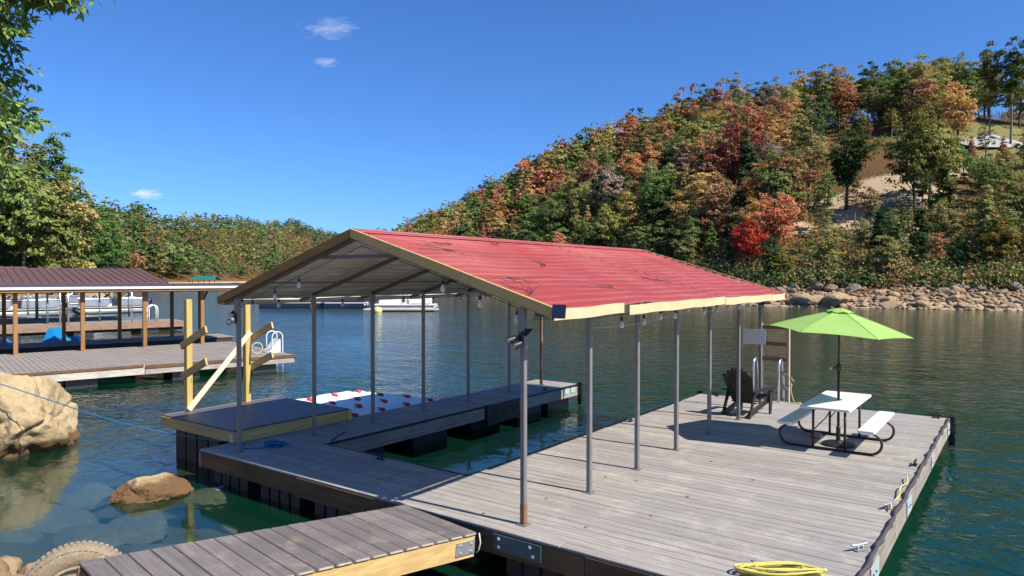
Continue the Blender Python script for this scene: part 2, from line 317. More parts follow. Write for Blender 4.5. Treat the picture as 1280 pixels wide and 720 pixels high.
def ground_mat():
    m, n, l, p = new_mat('ground_soil'); geo = n.new('ShaderNodeNewGeometry'); P = geo.outputs['Position']
    sep = n.new('ShaderNodeSeparateXYZ'); l.new(P, sep.inputs[0])
    f = noise_tex(n, l, P, 0.35, 8, 0.66); g = noise_tex(n, l, P, 2.2, 8, 0.7)
    litter = mixc(n, l, f, (0.085, 0.045, 0.020), (0.20, 0.105, 0.045)); litter = mixc(n, l, maprange(n, l, g, 0.5, 0.7), litter, (0.07, 0.075, 0.03))
    clay = mixc(n, l, g, (0.36, 0.26, 0.16), (0.52, 0.41, 0.28))
    c = litter
    for (px, d, r) in ((1085, 112, 7.5), (1060, 122, 7), (1105, 125, 7), (1120, 104, 6), (1140, 118, 7), (1175, 128, 7), (990, 112, 4)):   # bare graded earth of the track
        q = W(px, d)
        mk = n.new('ShaderNodeVectorMath'); mk.operation = 'SUBTRACT'; l.new(P, mk.inputs[0]); mk.inputs[1].default_value = (q.x, q.y, 0)
        ml = n.new('ShaderNodeVectorMath'); ml.operation = 'MULTIPLY'; ml.inputs[1].default_value = (1/r, 1/r, 0); l.new(mk.outputs[0], ml.inputs[0])
        ln = n.new('ShaderNodeVectorMath'); ln.operation = 'LENGTH'; l.new(ml.outputs[0], ln.inputs[0])
        ad = n.new('ShaderNodeMath'); ad.operation = 'MULTIPLY_ADD'; ad.inputs[1].default_value = 0.9; l.new(g, ad.inputs[0]); l.new(ln.outputs['Value'], ad.inputs[2])
        c = mixc(n, l, maprange(n, l, ad.outputs[0], 1.15, 1.45, 1, 0), c, clay)
    q = W(1290, 138)
    mk = n.new('ShaderNodeVectorMath'); mk.operation = 'DISTANCE'; l.new(P, mk.inputs[0]); mk.inputs[1].default_value = (q.x, q.y, 34)
    c = mixc(n, l, maprange(n, l, mk.outputs['Value'], 22, 27, 1, 0), c, mixc(n, l, f, (0.13, 0.13, 0.045), (0.24, 0.22, 0.09)))
    # drawdown rim: bare tan bank, then brown silt, then green put into the bed colour for light absorbed by deep water
    zz = n.new('ShaderNodeMath'); zz.operation = 'MULTIPLY_ADD'; zz.inputs[1].default_value = 1.6; l.new(g, zz.inputs[0]); l.new(sep.outputs['Z'], zz.inputs[2])
    c = mixc(n, l, maprange(n, l, zz.outputs[0], 1.7, 2.3, 1, 0), c, clay)
    c = mixc(n, l, maprange(n, l, sep.outputs['Z'], -0.25, 0.02, 1, 0), c, mixc(n, l, g, (0.16, 0.12, 0.075), (0.27, 0.20, 0.13)))
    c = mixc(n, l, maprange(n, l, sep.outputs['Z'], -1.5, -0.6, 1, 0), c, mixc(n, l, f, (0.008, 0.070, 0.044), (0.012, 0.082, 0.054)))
    l.new(c, p.inputs['Base Color']); p.inputs['Roughness'].default_value = 0.95; p.inputs['Specular IOR Level'].default_value = 0.1
    bump(n, l, p, g, 0.7, 0.25)
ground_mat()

# ------------------------------------------------------------------ mesh helpers
ORG = {}
class MB:
    def __init__(self): self.v = []; self.f = []; self.m = []
    def add(self, vs, fs, mi=0):
        b = len(self.v); self.v += [tuple(p) for p in vs]; self.f += [tuple(i+b for i in q) for q in fs]; self.m += [mi]*len(fs); return self
    def box(self, a, b, mi=0):
        (x0, y0, z0), (x1, y1, z1) = a, b
        return self.add([(x0,y0,z0),(x1,y0,z0),(x1,y1,z0),(x0,y1,z0),(x0,y0,z1),(x1,y0,z1),(x1,y1,z1),(x0,y1,z1)],
                 [(0,3,2,1),(4,5,6,7),(0,1,5,4),(1,2,6,5),(2,3,7,6),(3,0,4,7)], mi)
    def beam(self, p, q, w, h, up=(0,0,1), mi=0, ch=0.0):
        """rectangular bar from p to q; w across, h along up; optional chamfer"""
        p = Vector(p); q = Vector(q); d = (q-p).normalized(); u = Vector(up)
        s = d.cross(u)
        if s.length < 1e-4: s = d.cross(Vector((1,0,0)))
        s.normalize(); u = s.cross(d).normalized()
        w /= 2; h /= 2
        if ch: pr = [(-w+ch,-h),(w-ch,-h),(w,-h+ch),(w,h-ch),(w-ch,h),(-w+ch,h),(-w,h-ch),(-w,-h+ch)]
        else: pr = [(-w,-h),(w,-h),(w,h),(-w,h)]
        k = len(pr)
        vs = [p+s*a+u*b for a, b in pr] + [q+s*a+u*b for a, b in pr]
        fs = [(i, (i+1)%k, k+(i+1)%k, k+i) for i in range(k)] + [tuple(range(k-1,-1,-1)), tuple(range(k,2*k))]
        return self.add(vs, fs, mi)
    def tube(self, pts, r, n=8, mi=0, caps=True):
        pts = [Vector(p) for p in pts]; rs = r if isinstance(r, (list, tuple)) else [r]*len(pts)
        vs = []; prev = None
        for i, p in enumerate(pts):
            d = (pts[min(i+1,len(pts)-1)] - pts[max(i-1,0)])
            if d.length < 1e-9: d = Vector((0,0,1))
            d.normalize()
            if prev is None: s = d.cross(Vector((0,0,1)) if abs(d.z) < 0.9 else Vector((1,0,0))).normalized()
            else:
                s = prev - d*prev.dot(d)
                s = s.normalized() if s.length > 1e-5 else d.orthogonal().normalized()
            prev = s; t = d.cross(s)
            vs += [p + (s*math.cos(2*math.pi*k/n) + t*math.sin(2*math.pi*k/n))*rs[i] for k in range(n)]
        fs = [(i*n+k, i*n+(k+1)%n, (i+1)*n+(k+1)%n, (i+1)*n+k) for i in range(len(pts)-1) for k in range(n)]
        if caps: fs += [tuple(range(n-1,-1,-1)), tuple(range((len(pts)-1)*n, len(pts)*n))]
        return self.add(vs, fs, mi)
    def lathe(self, prof, c, n=20, axis=(0,0,1), mi=0):
        ax = Vector(axis).normalized(); s = ax.orthogonal().normalized(); t = ax.cross(s); c = Vector(c)
        vs = [c + ax*z + (s*math.cos(2*math.pi*k/n)+t*math.sin(2*math.pi*k/n))*max(r,1e-4) for r, z in prof for k in range(n)]
        fs = [(i*n+k, i*n+(k+1)%n, (i+1)*n+(k+1)%n, (i+1)*n+k) for i in range(len(prof)-1) for k in range(n)]
        return self.add(vs, fs, mi)
    def prism(self, poly, ext, mi=0):
        k = len(poly); e = Vector(ext); a = [Vector(p) for p in poly]
        return self.add(a + [p+e for p in a], [(i,(i+1)%k,k+(i+1)%k,k+i) for i in range(k)] + [tuple(range(k-1,-1,-1)), tuple(range(k,2*k))], mi)
    def mesh(self, name, mats, origin=(0,0,0), smooth=False):
        me = bpy.data.meshes.new(name); o = Vector(origin)
        me.from_pydata([tuple(Vector(p)-o) for p in self.v], [], self.f)
        mats = [mats] if isinstance(mats, str) else mats
        for k in mats: me.materials.append(MATS[k])
        if len(mats) > 1: me.polygons.foreach_set('material_index', self.m)
        if smooth is not False:
            me.polygons.foreach_set('use_smooth', [True]*len(self.f))
            if smooth is not True: me.set_sharp_from_angle(angle=R(smooth))
        me.validate(); me.update(); return me
    def build(self, name, mats, parent=None, smooth=False, origin=None, jit=None):
        """link as one mesh object; vertices are given in world space"""
        if origin is None:
            a = np.array([tuple(p) for p in self.v]); origin = (a.min(0)+a.max(0))/2
            if parent is None: origin[2] = a[:,2].min()
        origin = Vector(origin)
        return put(name, self.mesh(name, mats, origin, smooth), origin, parent)
def put(name, me, loc, parent=None, rot=None):
    o = bpy.data.objects.new(name, me); col.objects.link(o); loc = Vector(loc); ORG[o] = loc
    if parent is not None: o.parent = parent; o.location = loc - ORG[parent]
    else: o.location = loc
    if rot is not None: o.rotation_euler = rot
    return o
def tag(o, label=None, cat=None, group=None, kind=None):
    if label: o['label'] = label
    if cat: o['category'] = cat
    if group: o['group'] = group
    if kind: o['kind'] = kind
    return o
def thing(name, label, cat, loc=(0,0,0), group=None):
    o = bpy.data.objects.new(name, None); col.objects.link(o); o.location = loc; ORG[o] = Vector(loc); o.empty_display_size = 0.2
    return tag(o, label, cat, group)
def arc(c, r, a0, a1, n, u, v):
    c = Vector(c); u = Vector(u); v = Vector(v)
    return [c + u*(r*math.cos(a0+(a1-a0)*i/n)) + v*(r*math.sin(a0+(a1-a0)*i/n)) for i in range(n+1)]
PLANKS = {}
def plank_mesh(L, w, t, mat, along='X'):
    k = (round(L,3), round(w,4), t, mat, along)
    if k not in PLANKS:
        b = MB(); h = L/2
        c = 0.006; pr = [(-w/2,-t),(w/2,-t),(w/2,-c),(w/2-c,0),(-w/2+c,0),(-w/2,-c)]
        if along == 'X': vs = [(s*h, -a, z) for s in (-1, 1) for a, z in pr]
        else: vs = [(a, s*h, z) for s in (-1, 1) for a, z in pr]
        b.add(vs, [(i,(i+1)%6,6+(i+1)%6,6+i) for i in range(6)] + [(5,4,3,2,1,0), (6,7,8,9,10,11)])
        PLANKS[k] = b.mesh('plank', mat)
    return PLANKS[k]

# ------------------------------------------------------------------ terrain and water
def tab(xs, t): return np.interp(xs, [a[0] for a in t], [a[1] for a in t])
R_SH = [(440,235),(470,205),(520,180),(600,150),(700,125),(800,105),(900,90),(953,83),(1078,77),(1280,71),(1900,60),(3500,55)]
R_RI = [(440,305),(470,300),(520,290),(600,270),(700,245),(800,225),(900,210),(1000,200),(1150,190),(1280,185),(1900,170),(3500,160)]
R_H = [(425,0),(455,5),(475,11.5),(520,18),(600,28),(700,38.5),(800,43.5),(900,45.5),(1000,44),(1150,47),(1280,44),(1900,45),(3500,40)]
L_SH = [(-3000,60),(-300,66),(0,75),(125,88),(160,96)]
L_RI = [(-3000,110),(0,128),(125,130),(160,130)]
L_H = [(-3000,14),(-200,13),(0,9.5),(60,7),(105,4),(135,1.5),(150,-2)]
F_SH = [(-300,190),(0,215),(100,250),(230,320),(400,500),(480,560),(700,600)]
F_RI = [(-300,300),(0,320),(100,350),(150,400),(220,560),(300,760),(400,980),(480,1050),(700,1050)]
F_H = [(-300,34),(0,30),(110,31),(150,33),(220,44),(300,57),(370,66),(420,58),(470,32),(520,4),(700,2)]
def smooth(s): s = np.clip(s, 0, 1); return s*s*(3-2*s)
def ground_z(X, Y):
    X = np.asarray(X, float); Y = np.asarray(Y, float)
    d = X*FW[0]+Y*FW[1]; l = X*RT[0]+Y*RT[1]
    dd = np.maximum(d, 4.0); xp = np.clip(640+FPX*l/dd, -2900, 3400)
    z = np.full(X.shape, -4.0)
    for sh, ri, hh, ok in ((R_SH, R_RI, R_H, xp > 425), (L_SH, L_RI, L_H, xp < 150), (F_SH, F_RI, F_H, xp < 700)):
        S = tab(xp, sh); Q = tab(xp, ri); H = tab(xp, hh)
        s = (dd-S)/(Q-S)
        up = H*(0.45*smooth(s)+0.55*np.clip(s,0,1)) + np.clip(dd-S, 0, 6)*0.20*np.clip(H/6, 0, 1)
        up = np.where(s > 1, up - np.minimum((dd-Q)*0.10, H*0.6), up)
        bed = np.maximum(-4.0, -(S-dd)*0.16)
        z = np.where(ok, np.maximum(z, np.where(s > 0, up, bed)), z)
    ys = tab(X, [(-60,6),(-30,4.2),(-20,3.5),(-16,3.0),(-12,2.5),(-9.5,2.75),(-8.2,3.1),(-7,2.6),(-5,1.7),(0,-1.0),(6,-3.0),(40,-12)])
    q = ys - Y
    near = np.where(q > 0, 0.24*np.minimum(q, 14)+0.12*np.minimum(q,0.8), np.maximum(q*0.19, -4.0))
    near = np.where(np.hypot(X, Y) < 95, near, -4.0)
    return np.maximum(z, near)
def gz(x, y): return float(ground_z(np.array([x]), np.array([y]))[0])

def polar_sheet(name, mat, zfun, rr, na):
    a = np.linspace(0, 2*np.pi, na, endpoint=False)
    RR, AA = np.meshgrid(rr, a, indexing='ij'); X = RR*np.sin(AA); Y = RR*np.cos(AA)
    Z = zfun(X, Y); v = np.stack([X, Y, Z], -1).reshape(-1, 3); nr = len(rr)
    i = np.arange(nr-1)[:,None]*na; k = np.arange(na)[None,:]; k2 = (k+1) % na
    f = np.stack([i+k, i+k2, i+na+k2, i+na+k], -1).reshape(-1, 4)
    me = bpy.data.meshes.new(name); me.from_pydata(v.tolist(), [], f.tolist())
    me.materials.append(MATS[mat]); me.polygons.foreach_set('use_smooth', [True]*len(f)); me.update()
    o = put(name, me, (0,0,0)); return o
rr = np.concatenate([[0.05], np.linspace(0.8, 20, 50), 20*np.power(200/20, np.linspace(0.02, 1, 90)), 200*np.power(2500/200, np.linspace(0.03, 1, 40))])
def zg(X, Y):
    z = ground_z(X, Y); r = np.hypot(X, Y)
    n1 = np.sin(X*0.9+1.3*np.sin(Y*0.7))*np.cos(Y*0.8+X*0.3)
    z = z + n1*0.05*np.clip((r-3)/20, 0.3, 1) + np.where(z > 3, 1.0, 0)*np.sin(X*0.13)*np.cos(Y*0.11)*1.2
    return z
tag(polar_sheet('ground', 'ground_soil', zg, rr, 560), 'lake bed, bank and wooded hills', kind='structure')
def zw(X, Y): return np.zeros_like(X)
tag(polar_sheet('lake_water', 'lake_water', zw, np.concatenate([[0.05], np.geomspace(2, 2400, 24)]), 96), 'rippled green blue lake water', kind='structure')

# ------------------------------------------------------------------ main dock
X0, X1, X2, X3 = -10.88, -9.50, -6.33, -1.22       # outer left, slip left, slip right, outer right
Y0, Y1, YL, YR = 6.10, 7.52, 15.80, 16.30          # front, slip head, left finger end, right deck end
dock = thing('floating_dock', 'U-shaped floating dock with weathered plank decking around an empty boat slip', 'dock', ((X0+X3)/2, 11, 0))
def planks(parent, xa, xb, ya, yb, n, mat='deck_board', z=DECK, th=0.03, wob=0.003):
    w = (yb-ya)/n; me = plank_mesh(xb-xa, w-0.010, th, mat)
    for i in range(n):
        o = put('deck_board', me, ((xa+xb)/2+random.uniform(-wob, wob)*3, ya+w*(i+0.5), z+random.uniform(-wob, wob)*0.6), parent, (random.uniform(-.004,.004), random.uniform(-.0006,.0006), random.uniform(-.0005,.0005)))
planks(dock, X0+0.03, X2-0.004, Y0+0.14, Y1, 9)
planks(dock, X2+0.004, X3-0.03, Y0+0.14, YR, 69)
planks(dock, X0+0.03, X1, Y1+0.006, YL, 57)
# border board along the front
for xa, xb in ((X0+0.03, -7.05), (-7.04, -3.9), (-3.89, X3-0.03)):
    put('border_board', plank_mesh(xb-xa-0.005, 0.135, 0.03, 'deck_board'), ((xa+xb)/2, Y0+0.07, DECK+0.002), dock)
m = MB()
m.box((X0+0.08, Y0+0.05, 0.30), (X3-0.08, Y1-0.06, DECK-0.034)); m.box((X0+0.08, Y1-0.05, 0.30), (X1-0.05, YL-0.06, DECK-0.034)); m.box((X2+0.05, Y1-0.05, 0.30), (X3-0.08, YR-0.06, DECK-0.034))
m.build('frame', 'dark_frame', dock)
zt = DECK-0.035
def fascia(p, q, h=0.24, t=0.038, mat='fascia_brown_x', zt=zt, name='fascia_board', dz=0):
    mb = MB(); mb.beam((p[0], p[1], zt-h/2), (q[0], q[1], zt-h/2), t, h, ch=0.004); return mb.build(name, mat, dock)
fascia((X0+0.02, Y0+0.02), (-8.32, Y0+0.02), 0.25); fascia((-8.31, Y0+0.012), (-6.2, Y0+0.012), 0.27); fascia((-6.19, Y0+0.02), (-3.6, Y0+0.02), 0.25); fascia((-3.59, Y0+0.014), (X3-0.02, Y0+0.014), 0.26)
for ya, yb in ((Y0, 9.2), (9.21, 12.7), (12.71, YR)): fascia((X3-0.02, ya), (X3-0.02, yb), 0.26, mat='fascia_grey_y')
for ya, yb in ((Y1, 11.3), (11.31, YL)): fascia((X1-0.02, ya), (X1-0.02, yb), 0.26, mat='fascia_grey_y')
for ya, yb in ((Y1, 12.0), (12.01, YR)): fascia((X2+0.02, ya), (X2+0.02, yb), 0.25, mat='fascia_grey_y')
for ya, yb in ((Y0, 11.0), (11.01, YL)): fascia((X0+0.02, ya), (X0+0.02, yb), 0.26, mat='fascia_grey_y')
fascia((X1, Y1-0.02), (X2, Y1-0.02), 0.25); fascia((X0, YL-0.02), (X1, YL-0.02), 0.25); fascia((X2, YR-0.02), (X3, YR-0.02), 0.25)
# black float drums under the frame
def drum(parent, x, y, sx, sy, z0=-0.22, z1=0.272, name='float_drum', mat='float_black'):
    mb = MB(); nx = 4
    for i in range(nx):         # moulded ribs
        a = x-sx/2 + sx*i/nx; b = x-sx/2 + sx*(i+1)/nx-0.05; ins = 0.0
        mb.box((a, y-sy/2, z0), (b, y+sy/2, z1))
    mb.box((x-sx/2+0.02, y-sy/2+0.03, z0+0.02), (x+sx/2-0.07, y+sy/2-0.03, z1-0.02))
    return mb.build(name, mat, parent)
for x in (-10.2, -8.9, -7.6, -5.6, -4.2, -2.2): drum(dock, x, 6.75, 1.0, 1.0)
for y in (8.6, 10.4, 12.2, 13.9, 15.2): drum(dock, -10.2, y, 1.0, 1.0)
for y in (8.6, 10.4, 12.2, 13.9, 15.6):
    for x in (-5.6, -3.7, -2.0): drum(dock, x, y, 1.2, 1.0)
# rubber edging strip along slip edges
for x, ya, yb in ((X1+0.012, Y1+0.03, YL-0.02), (X2-0.012, Y1+0.03, YR-0.02)):
    mb = MB(); mb.beam((x, ya, DECK-0.015), (x, yb, DECK-0.015), 0.022, 0.045); mb.build('edge_strip', 'black_plastic', dock)
mb = MB(); mb.beam((X1, Y1+0.012, DECK-0.015), (X2, Y1+0.012, DECK-0.015), 0.022, 0.045); mb.build('edge_strip', 'black_plastic', dock)
# black slotted fender in the slip, bumper posts at the finger ends, aqua pads
fd = MB(); fd.box((X1+0.004, 11.85, 0.13), (X1+0.075, 13.05, DECK+0.02)); fd = fd.build('fender_panel', 'black_plastic', dock)
for y in (12.1, 12.45, 12.8): mb = MB(); mb.box((X1+0.078, y-0.025, 0.30), (X1+0.082, y+0.025, 0.43)); mb.build('slot', 'dark_frame', fd)
def bumper(x, y):
    mb = MB(); mb.beam((x, y, 0.02), (x, y, DECK+0.05), 0.13, 0.10, up=(0,1,0), ch=0.025)
    for z in (0.15, 0.3, 0.45): mb.beam((x-0.07, y, z), (x+0.07, y, z), 0.115, 0.03)
    mb.build('corner_bumper', 'black_plastic', dock)
bumper(X1+0.05, YL+0.0); bumper(X3+0.04, YR-0.02); bumper(X2-0.05, YR+0.02)
for y in (15.2, 15.5):
    mb = MB(); mb.box((X1+0.001, y-0.11, 0.36), (X1+0.014, y+0.11, 0.50)); mb.build('aqua_pad', 'pad_aqua', dock)
for ya, yb in ((7.55, 8.0), (10.1, 10.5), (12.9, 13.2), (15.7, 16.1)):
    mb = MB(); mb.box((X3+0.002, ya, 0.29), (X3+0.012, yb, 0.49)); mb.build('aqua_pad', 'pad_aqua', dock)
    for y in np.arange(ya+0.1, yb-0.05, 0.16):
        mb = MB(); mb.lathe([(0.012,0),(0.012,0.01),(0,0.013)], (X3+0.012, y, 0.39+0.04*math.sin(y*37)), 6, (1,0,0)); mb.build('bolt', 'wire_black', dock)
# bunched dark rubber hose edging on the right side
pts = []
for i in range(90):
    t = i/89; y = Y0 + (YR-Y0-0.1)*t
    pts.append((X3-0.012+0.006*math.sin(i*1.7)+0.006*math.sin(i*0.61), y, DECK+0.014+0.008*math.sin(i*0.9)+0.006*math.sin(i*2.3)))
mb = MB(); mb.tube(pts, [0.025+0.005*math.sin(i*1.1)+0.003*math.sin(i*2.7) for i in range(90)], 8); mb.build('rubber_edging', 'rubber', dock, True)
# hinge plates
hp = MB(); hp.box((-4.76, Y0-0.022, 0.325), (-4.12, Y0-0.006, 0.505)); hp = hp.build('hinge_plate', 'plate_blue', dock)
for x, z in ((-4.68,0.46),(-4.68,0.37),(-4.26,0.46),(-4.22,0.37)):
    mb = MB(); mb.lathe([(0.022,0),(0.022,0.012),(0.012,0.02),(0,0.02)], (x, Y0-0.021, z), 6, (0,-1,0)); mb.build('bolt', 'plate_zinc', hp)

def cleat(x, y, rz, label, mat='alu'):
    c, s = math.cos(rz), math.sin(rz)
    P = lambda a, b, z: (x+a*c-b*s, y+a*s+b*c, DECK+z)
    t = thing('cleat', label, 'cleat', (x, y, DECK), 'mooring cleats on the dock edges')
    mb = MB(); mb.beam(P(-0.07,0,0.011), P(0.07,0,0.011), 0.055, 0.012); mb.build('base', mat, t)
    for a in (-0.035, 0.035): mb = MB(); mb.tube([P(a,0,0.012), P(a,0,0.055)], 0.013, 8); mb.build('foot', mat, t, True)
    mb = MB(); mb.tube([P(-0.135,0,0.072), P(-0.09,0,0.062), P(0,0,0.06), P(0.09,0,0.062), P(0.135,0,0.072)], [0.008,0.014,0.016,0.014,0.008], 8); mb.build('horn', mat, t, True)
cleat(-8.0, 7.40, 0, 'black cleat at the head of the shaded boat slip', 'black_plastic')
cleat(X2+0.14, 12.25, R(90), 'black cleat on the sunlit slip edge between the grey posts', 'black_plastic')
cleat(-1.45, YR-0.15, 0, 'black cleat at the far corner beside the black bumper', 'black_plastic')
cleat(-1.33, 9.5, R(75), 'small grey cleat with yellow rope tied to the rubber edging', 'plate_zinc')
cleat(-1.36, 7.85, R(60), 'silver cleat beside the yellow rope coil', 'plate_zinc')
cleat(-1.33, 11.9, R(90), 'small dark cleat on the right edge near the picnic bench', 'black_plastic')
cleat(-5.95, YR-0.12, 0, 'black cleat on the far edge left of the chair', 'black_plastic')
cleat(-9.62, 14.4, R(90), 'black cleat on the left finger edge by the aqua pads', 'black_plastic')

# ------------------------------------------------------------------ gangway
GA = R(8.5)                     # turns a little off the dock's own direction
gd = Vector((-math.sin(GA), -math.cos(GA), 0.088)); gs = Vector((math.cos(GA), -math.sin(GA), 0))
g0 = Vector((-6.11, 6.075, DECK+0.012)); GW = 1.28; GL = 3.50
gang = thing('gangway', 'sloping gangway of dark grey boards with yellow timber side leading from the bank', 'gangway', tuple(g0+gs*GW/2+gd*GL/2-Vector((0,0,0.3))))
gu = gs.cross(gd).normalized(); gu = gu if gu.z > 0 else -gu
ng = 18; gw = GL/ng
for i in range(ng):
    me = plank_mesh(GW+0.03, gw-0.008, 0.026, 'gang_board')
    c = g0 + gs*GW/2 + gd*(gw*(i+0.5))
    o = put('deck_board', me, c + gu*random.uniform(-.002, .002), gang)
    M = Matrix((gs, gu.cross(gs), gu)).transposed(); o.rotation_euler = M.to_euler()
for k, (a, mt) in enumerate(((0.02, 'fresh_wood_y'), (GW-0.02, 'fresh_wood_y'))):
    mb = MB(); p = g0+gs*a-gu*0.150; mb.beam(p+gd*0.01, p+gd*(GL-0.01), 0.04, 0.235, up=gu, ch=0.004); mb.build('side_beam', mt, gang)
mb = MB(); p = g0+gd*(GL-0.02)-gu*0.150; mb.beam(p+gs*0.045, p+gs*(GW-0.045), 0.038, 0.22, up=gu); mb.build('end_beam', 'fascia_brown_x', gang)
mb = MB(); p = g0-gu*0.13; mb.beam(p+gd*0.05+gs*GW/2, p+gd*(GL-0.1)+gs*GW/2, GW-0.1, 0.16, up=gu); mb.build('joist_frame', 'dark_frame', gang)
# white scalloped board ends poking past the side beam
for i in range(ng):
    mb = MB(); p = g0+gs*(GW+0.017)+gd*(gw*(i+0.5))-gu*0.013; mb.beam(p-gd*gw*0.36, p+gd*gw*0.36, 0.006, 0.018, up=gu); mb.build('board_end', 'rail_wood', gang)
pl = MB(); p = g0+gs*(GW+0.008)-gu*0.15; pl.beam(p+gd*0.02, p+gd*0.28, 0.012, 0.14, up=gu); pl = pl.build('bracket_plate', 'plate_zinc', gang)
for a, b in ((0.07,0.04),(0.07,-0.04),(0.22,0.04),(0.22,-0.04)):
    mb = MB(); mb.lathe([(0.016,0),(0.016,0.01),(0,0.016)], p+gd*a+gu*b+gs*0.005, 6, gs); mb.build('bolt', 'plate_zinc', pl)
mb = MB(); p = g0+gd*(GL+0.006)-gu*0.10+gs*0.03; mb.beam(p-gu*0.06, p+gu*0.06, 0.05, 0.012, up=gd); mb.build('corner_bracket', 'galv_rust', gang)
mb = MB(); p = g0+gs*(GW+0.05)-gu*0.02; mb.tube([p+gu*0.02+gs*.0, p-gu*0.08+gs*0.03, p-gu*0.16+gs*0.01, p-gu*0.2-gs*0.02], 0.008, 6); mb.build('rope_loop', 'wire_white', gang, True)

# old wheel that carries the shore end of the gangway
wc = Vector((-7.00, 2.74, 0.43)); wr = 0.47; wax = Vector((math.cos(R(-28)), math.sin(R(-28)), 0.10)).normalized()
wheel = thing('old_wheel', 'dusty old tyre with lugged tread lying against the gangway on the bank', 'wheel', tuple(wc-Vector((0,0,wr))))
mb = MB(); mb.lathe([(wr*0.60,-0.09),(wr*0.66,-0.115),(wr*0.82,-0.125),(wr*0.94,-0.11),(wr*0.975,-0.085),(wr*0.985,0),(wr*0.975,0.085),(wr*0.94,0.11),(wr*0.82,0.125),(wr*0.66,0.115),(wr*0.60,0.09)], wc, 56, wax)
s_ = wax.orthogonal().normalized(); t_ = wax.cross(s_)
mb.build('tyre', 'tyre_dusty', wheel, True)
for k in range(60):
    a = 2*math.pi*k/60; rad = s_*math.cos(a)+t_*math.sin(a); tg = -s_*math.sin(a)+t_*math.cos(a)
    for sg in (-1, 1):
        mb = MB(); mb.beam(wc+rad*wr*0.88+wax*sg*0.114-tg*0.006, wc+rad*wr*0.982+wax*sg*0.05+tg*0.012*sg, 0.030, 0.030, up=tg); mb.build('tread_lug', 'tyre_dusty', wheel)
mb = MB(); mb.lathe([(wr*0.62,0.07),(wr*0.60,0.10),(wr*0.56,0.10),(wr*0.53,0.06),(wr*0.34,0.035),(wr*0.30,0.05),(wr*0.26,0.07),(wr*0.10,0.075),(0.0,0.075)], wc, 40, wax); mb.build('rim', 'rim_dusty', wheel, 40)
hub = MB(); hub.lathe([(wr*0.17,0.07),(wr*0.16,0.12),(wr*0.07,0.13),(0,0.13)], wc, 20, wax); hub.build('hub', 'plate_zinc', wheel, 40)
for k in range(5):
    a = 2*math.pi*k/5; mb = MB(); mb.lathe([(0.012,0.07),(0.012,0.095),(0,0.1)], wc+(s_*math.cos(a)+t_*math.sin(a))*wr*0.225, 6, wax); mb.build('lug_nut', 'galv_rust', wheel)

# ------------------------------------------------------------------ boat shelter
RX = -7.385; EZ = 3.0; RZ = 3.97; EXR, EXL = -4.14, -10.62; RY0, RY1 = 6.33, 15.15
PY = [6.40, 7.87, 9.25, 10.66, 12.12, 13.68, 15.08]; PXR, PXL = -4.57, -10.2
shel = thing('boat_shelter', 'open carport shelter with faded red ribbed metal roof over the boat slip', 'shelter', (RX, 10.7, DECK))
def zroof(x): return RZ - 0.035 - (RZ-EZ)*abs(x-RX)/(RX-EXL)
for px in (PXL, PXR):
    for i, y in enumerate(PY):
        zt_ = zroof(px)-0.09
        mb = MB(); mb.beam((px, y, DECK), (px, y, zt_), 0.062, 0.062, up=(0,1,0), ch=0.008)
        mt = 'galv_rust' if (i == 6 and px == PXL) else 'galv'
        po = mb.build('post', mt, shel)
        mb = MB(); mb.box((px-0.06, y-0.06, DECK+0.003), (px+0.06, y+0.06, DECK+0.012)); mb.build('base_plate', 'galv', po)
        if i == 0 and px == PXR:
            mb = MB(); mb.beam((px, y, DECK+0.013), (px, y, DECK+0.24), 0.066, 0.066, up=(0,1,0), ch=0.008); mb.build('rusty_foot', 'galv_rust', po)
    mb = MB(); zz = zroof(px)-0.06; mb.beam((px, PY[0]-0.03, zz), (px, PY[-1]+0.03, zz), 0.06, 0.06); mb.build('top_rail', 'galv', shel)
for i, y in enumerate(PY):
    for sx, ex in ((1, EXR-0.05), (-1, EXL+0.05)):
        mb = MB(); mb.beam((RX, y, zroof(RX)-0.045), (ex, y, zroof(ex)-0.045), 0.058, 0.058, up=(0,0,1)); mb.build('rafter', 'rafter_metal', shel)
    if i in (0, 6):
        mb = MB(); mb.beam((RX-0.75, y+0.04, zroof(RX-0.75)-0.07), (RX+0.75, y+0.04, zroof(RX+0.75)-0.07), 0.05, 0.05); mb.build('collar_tie', 'rafter_metal', shel)
for x in (RX-2.1, RX+2.1):
    mb = MB(); zz = zroof(x)-0.035; mb.beam((x, PY[0]-0.02, zz), (x, PY[-1]+0.02, zz), 0.05, 0.025); mb.build('purlin', 'rafter_metal', shel)
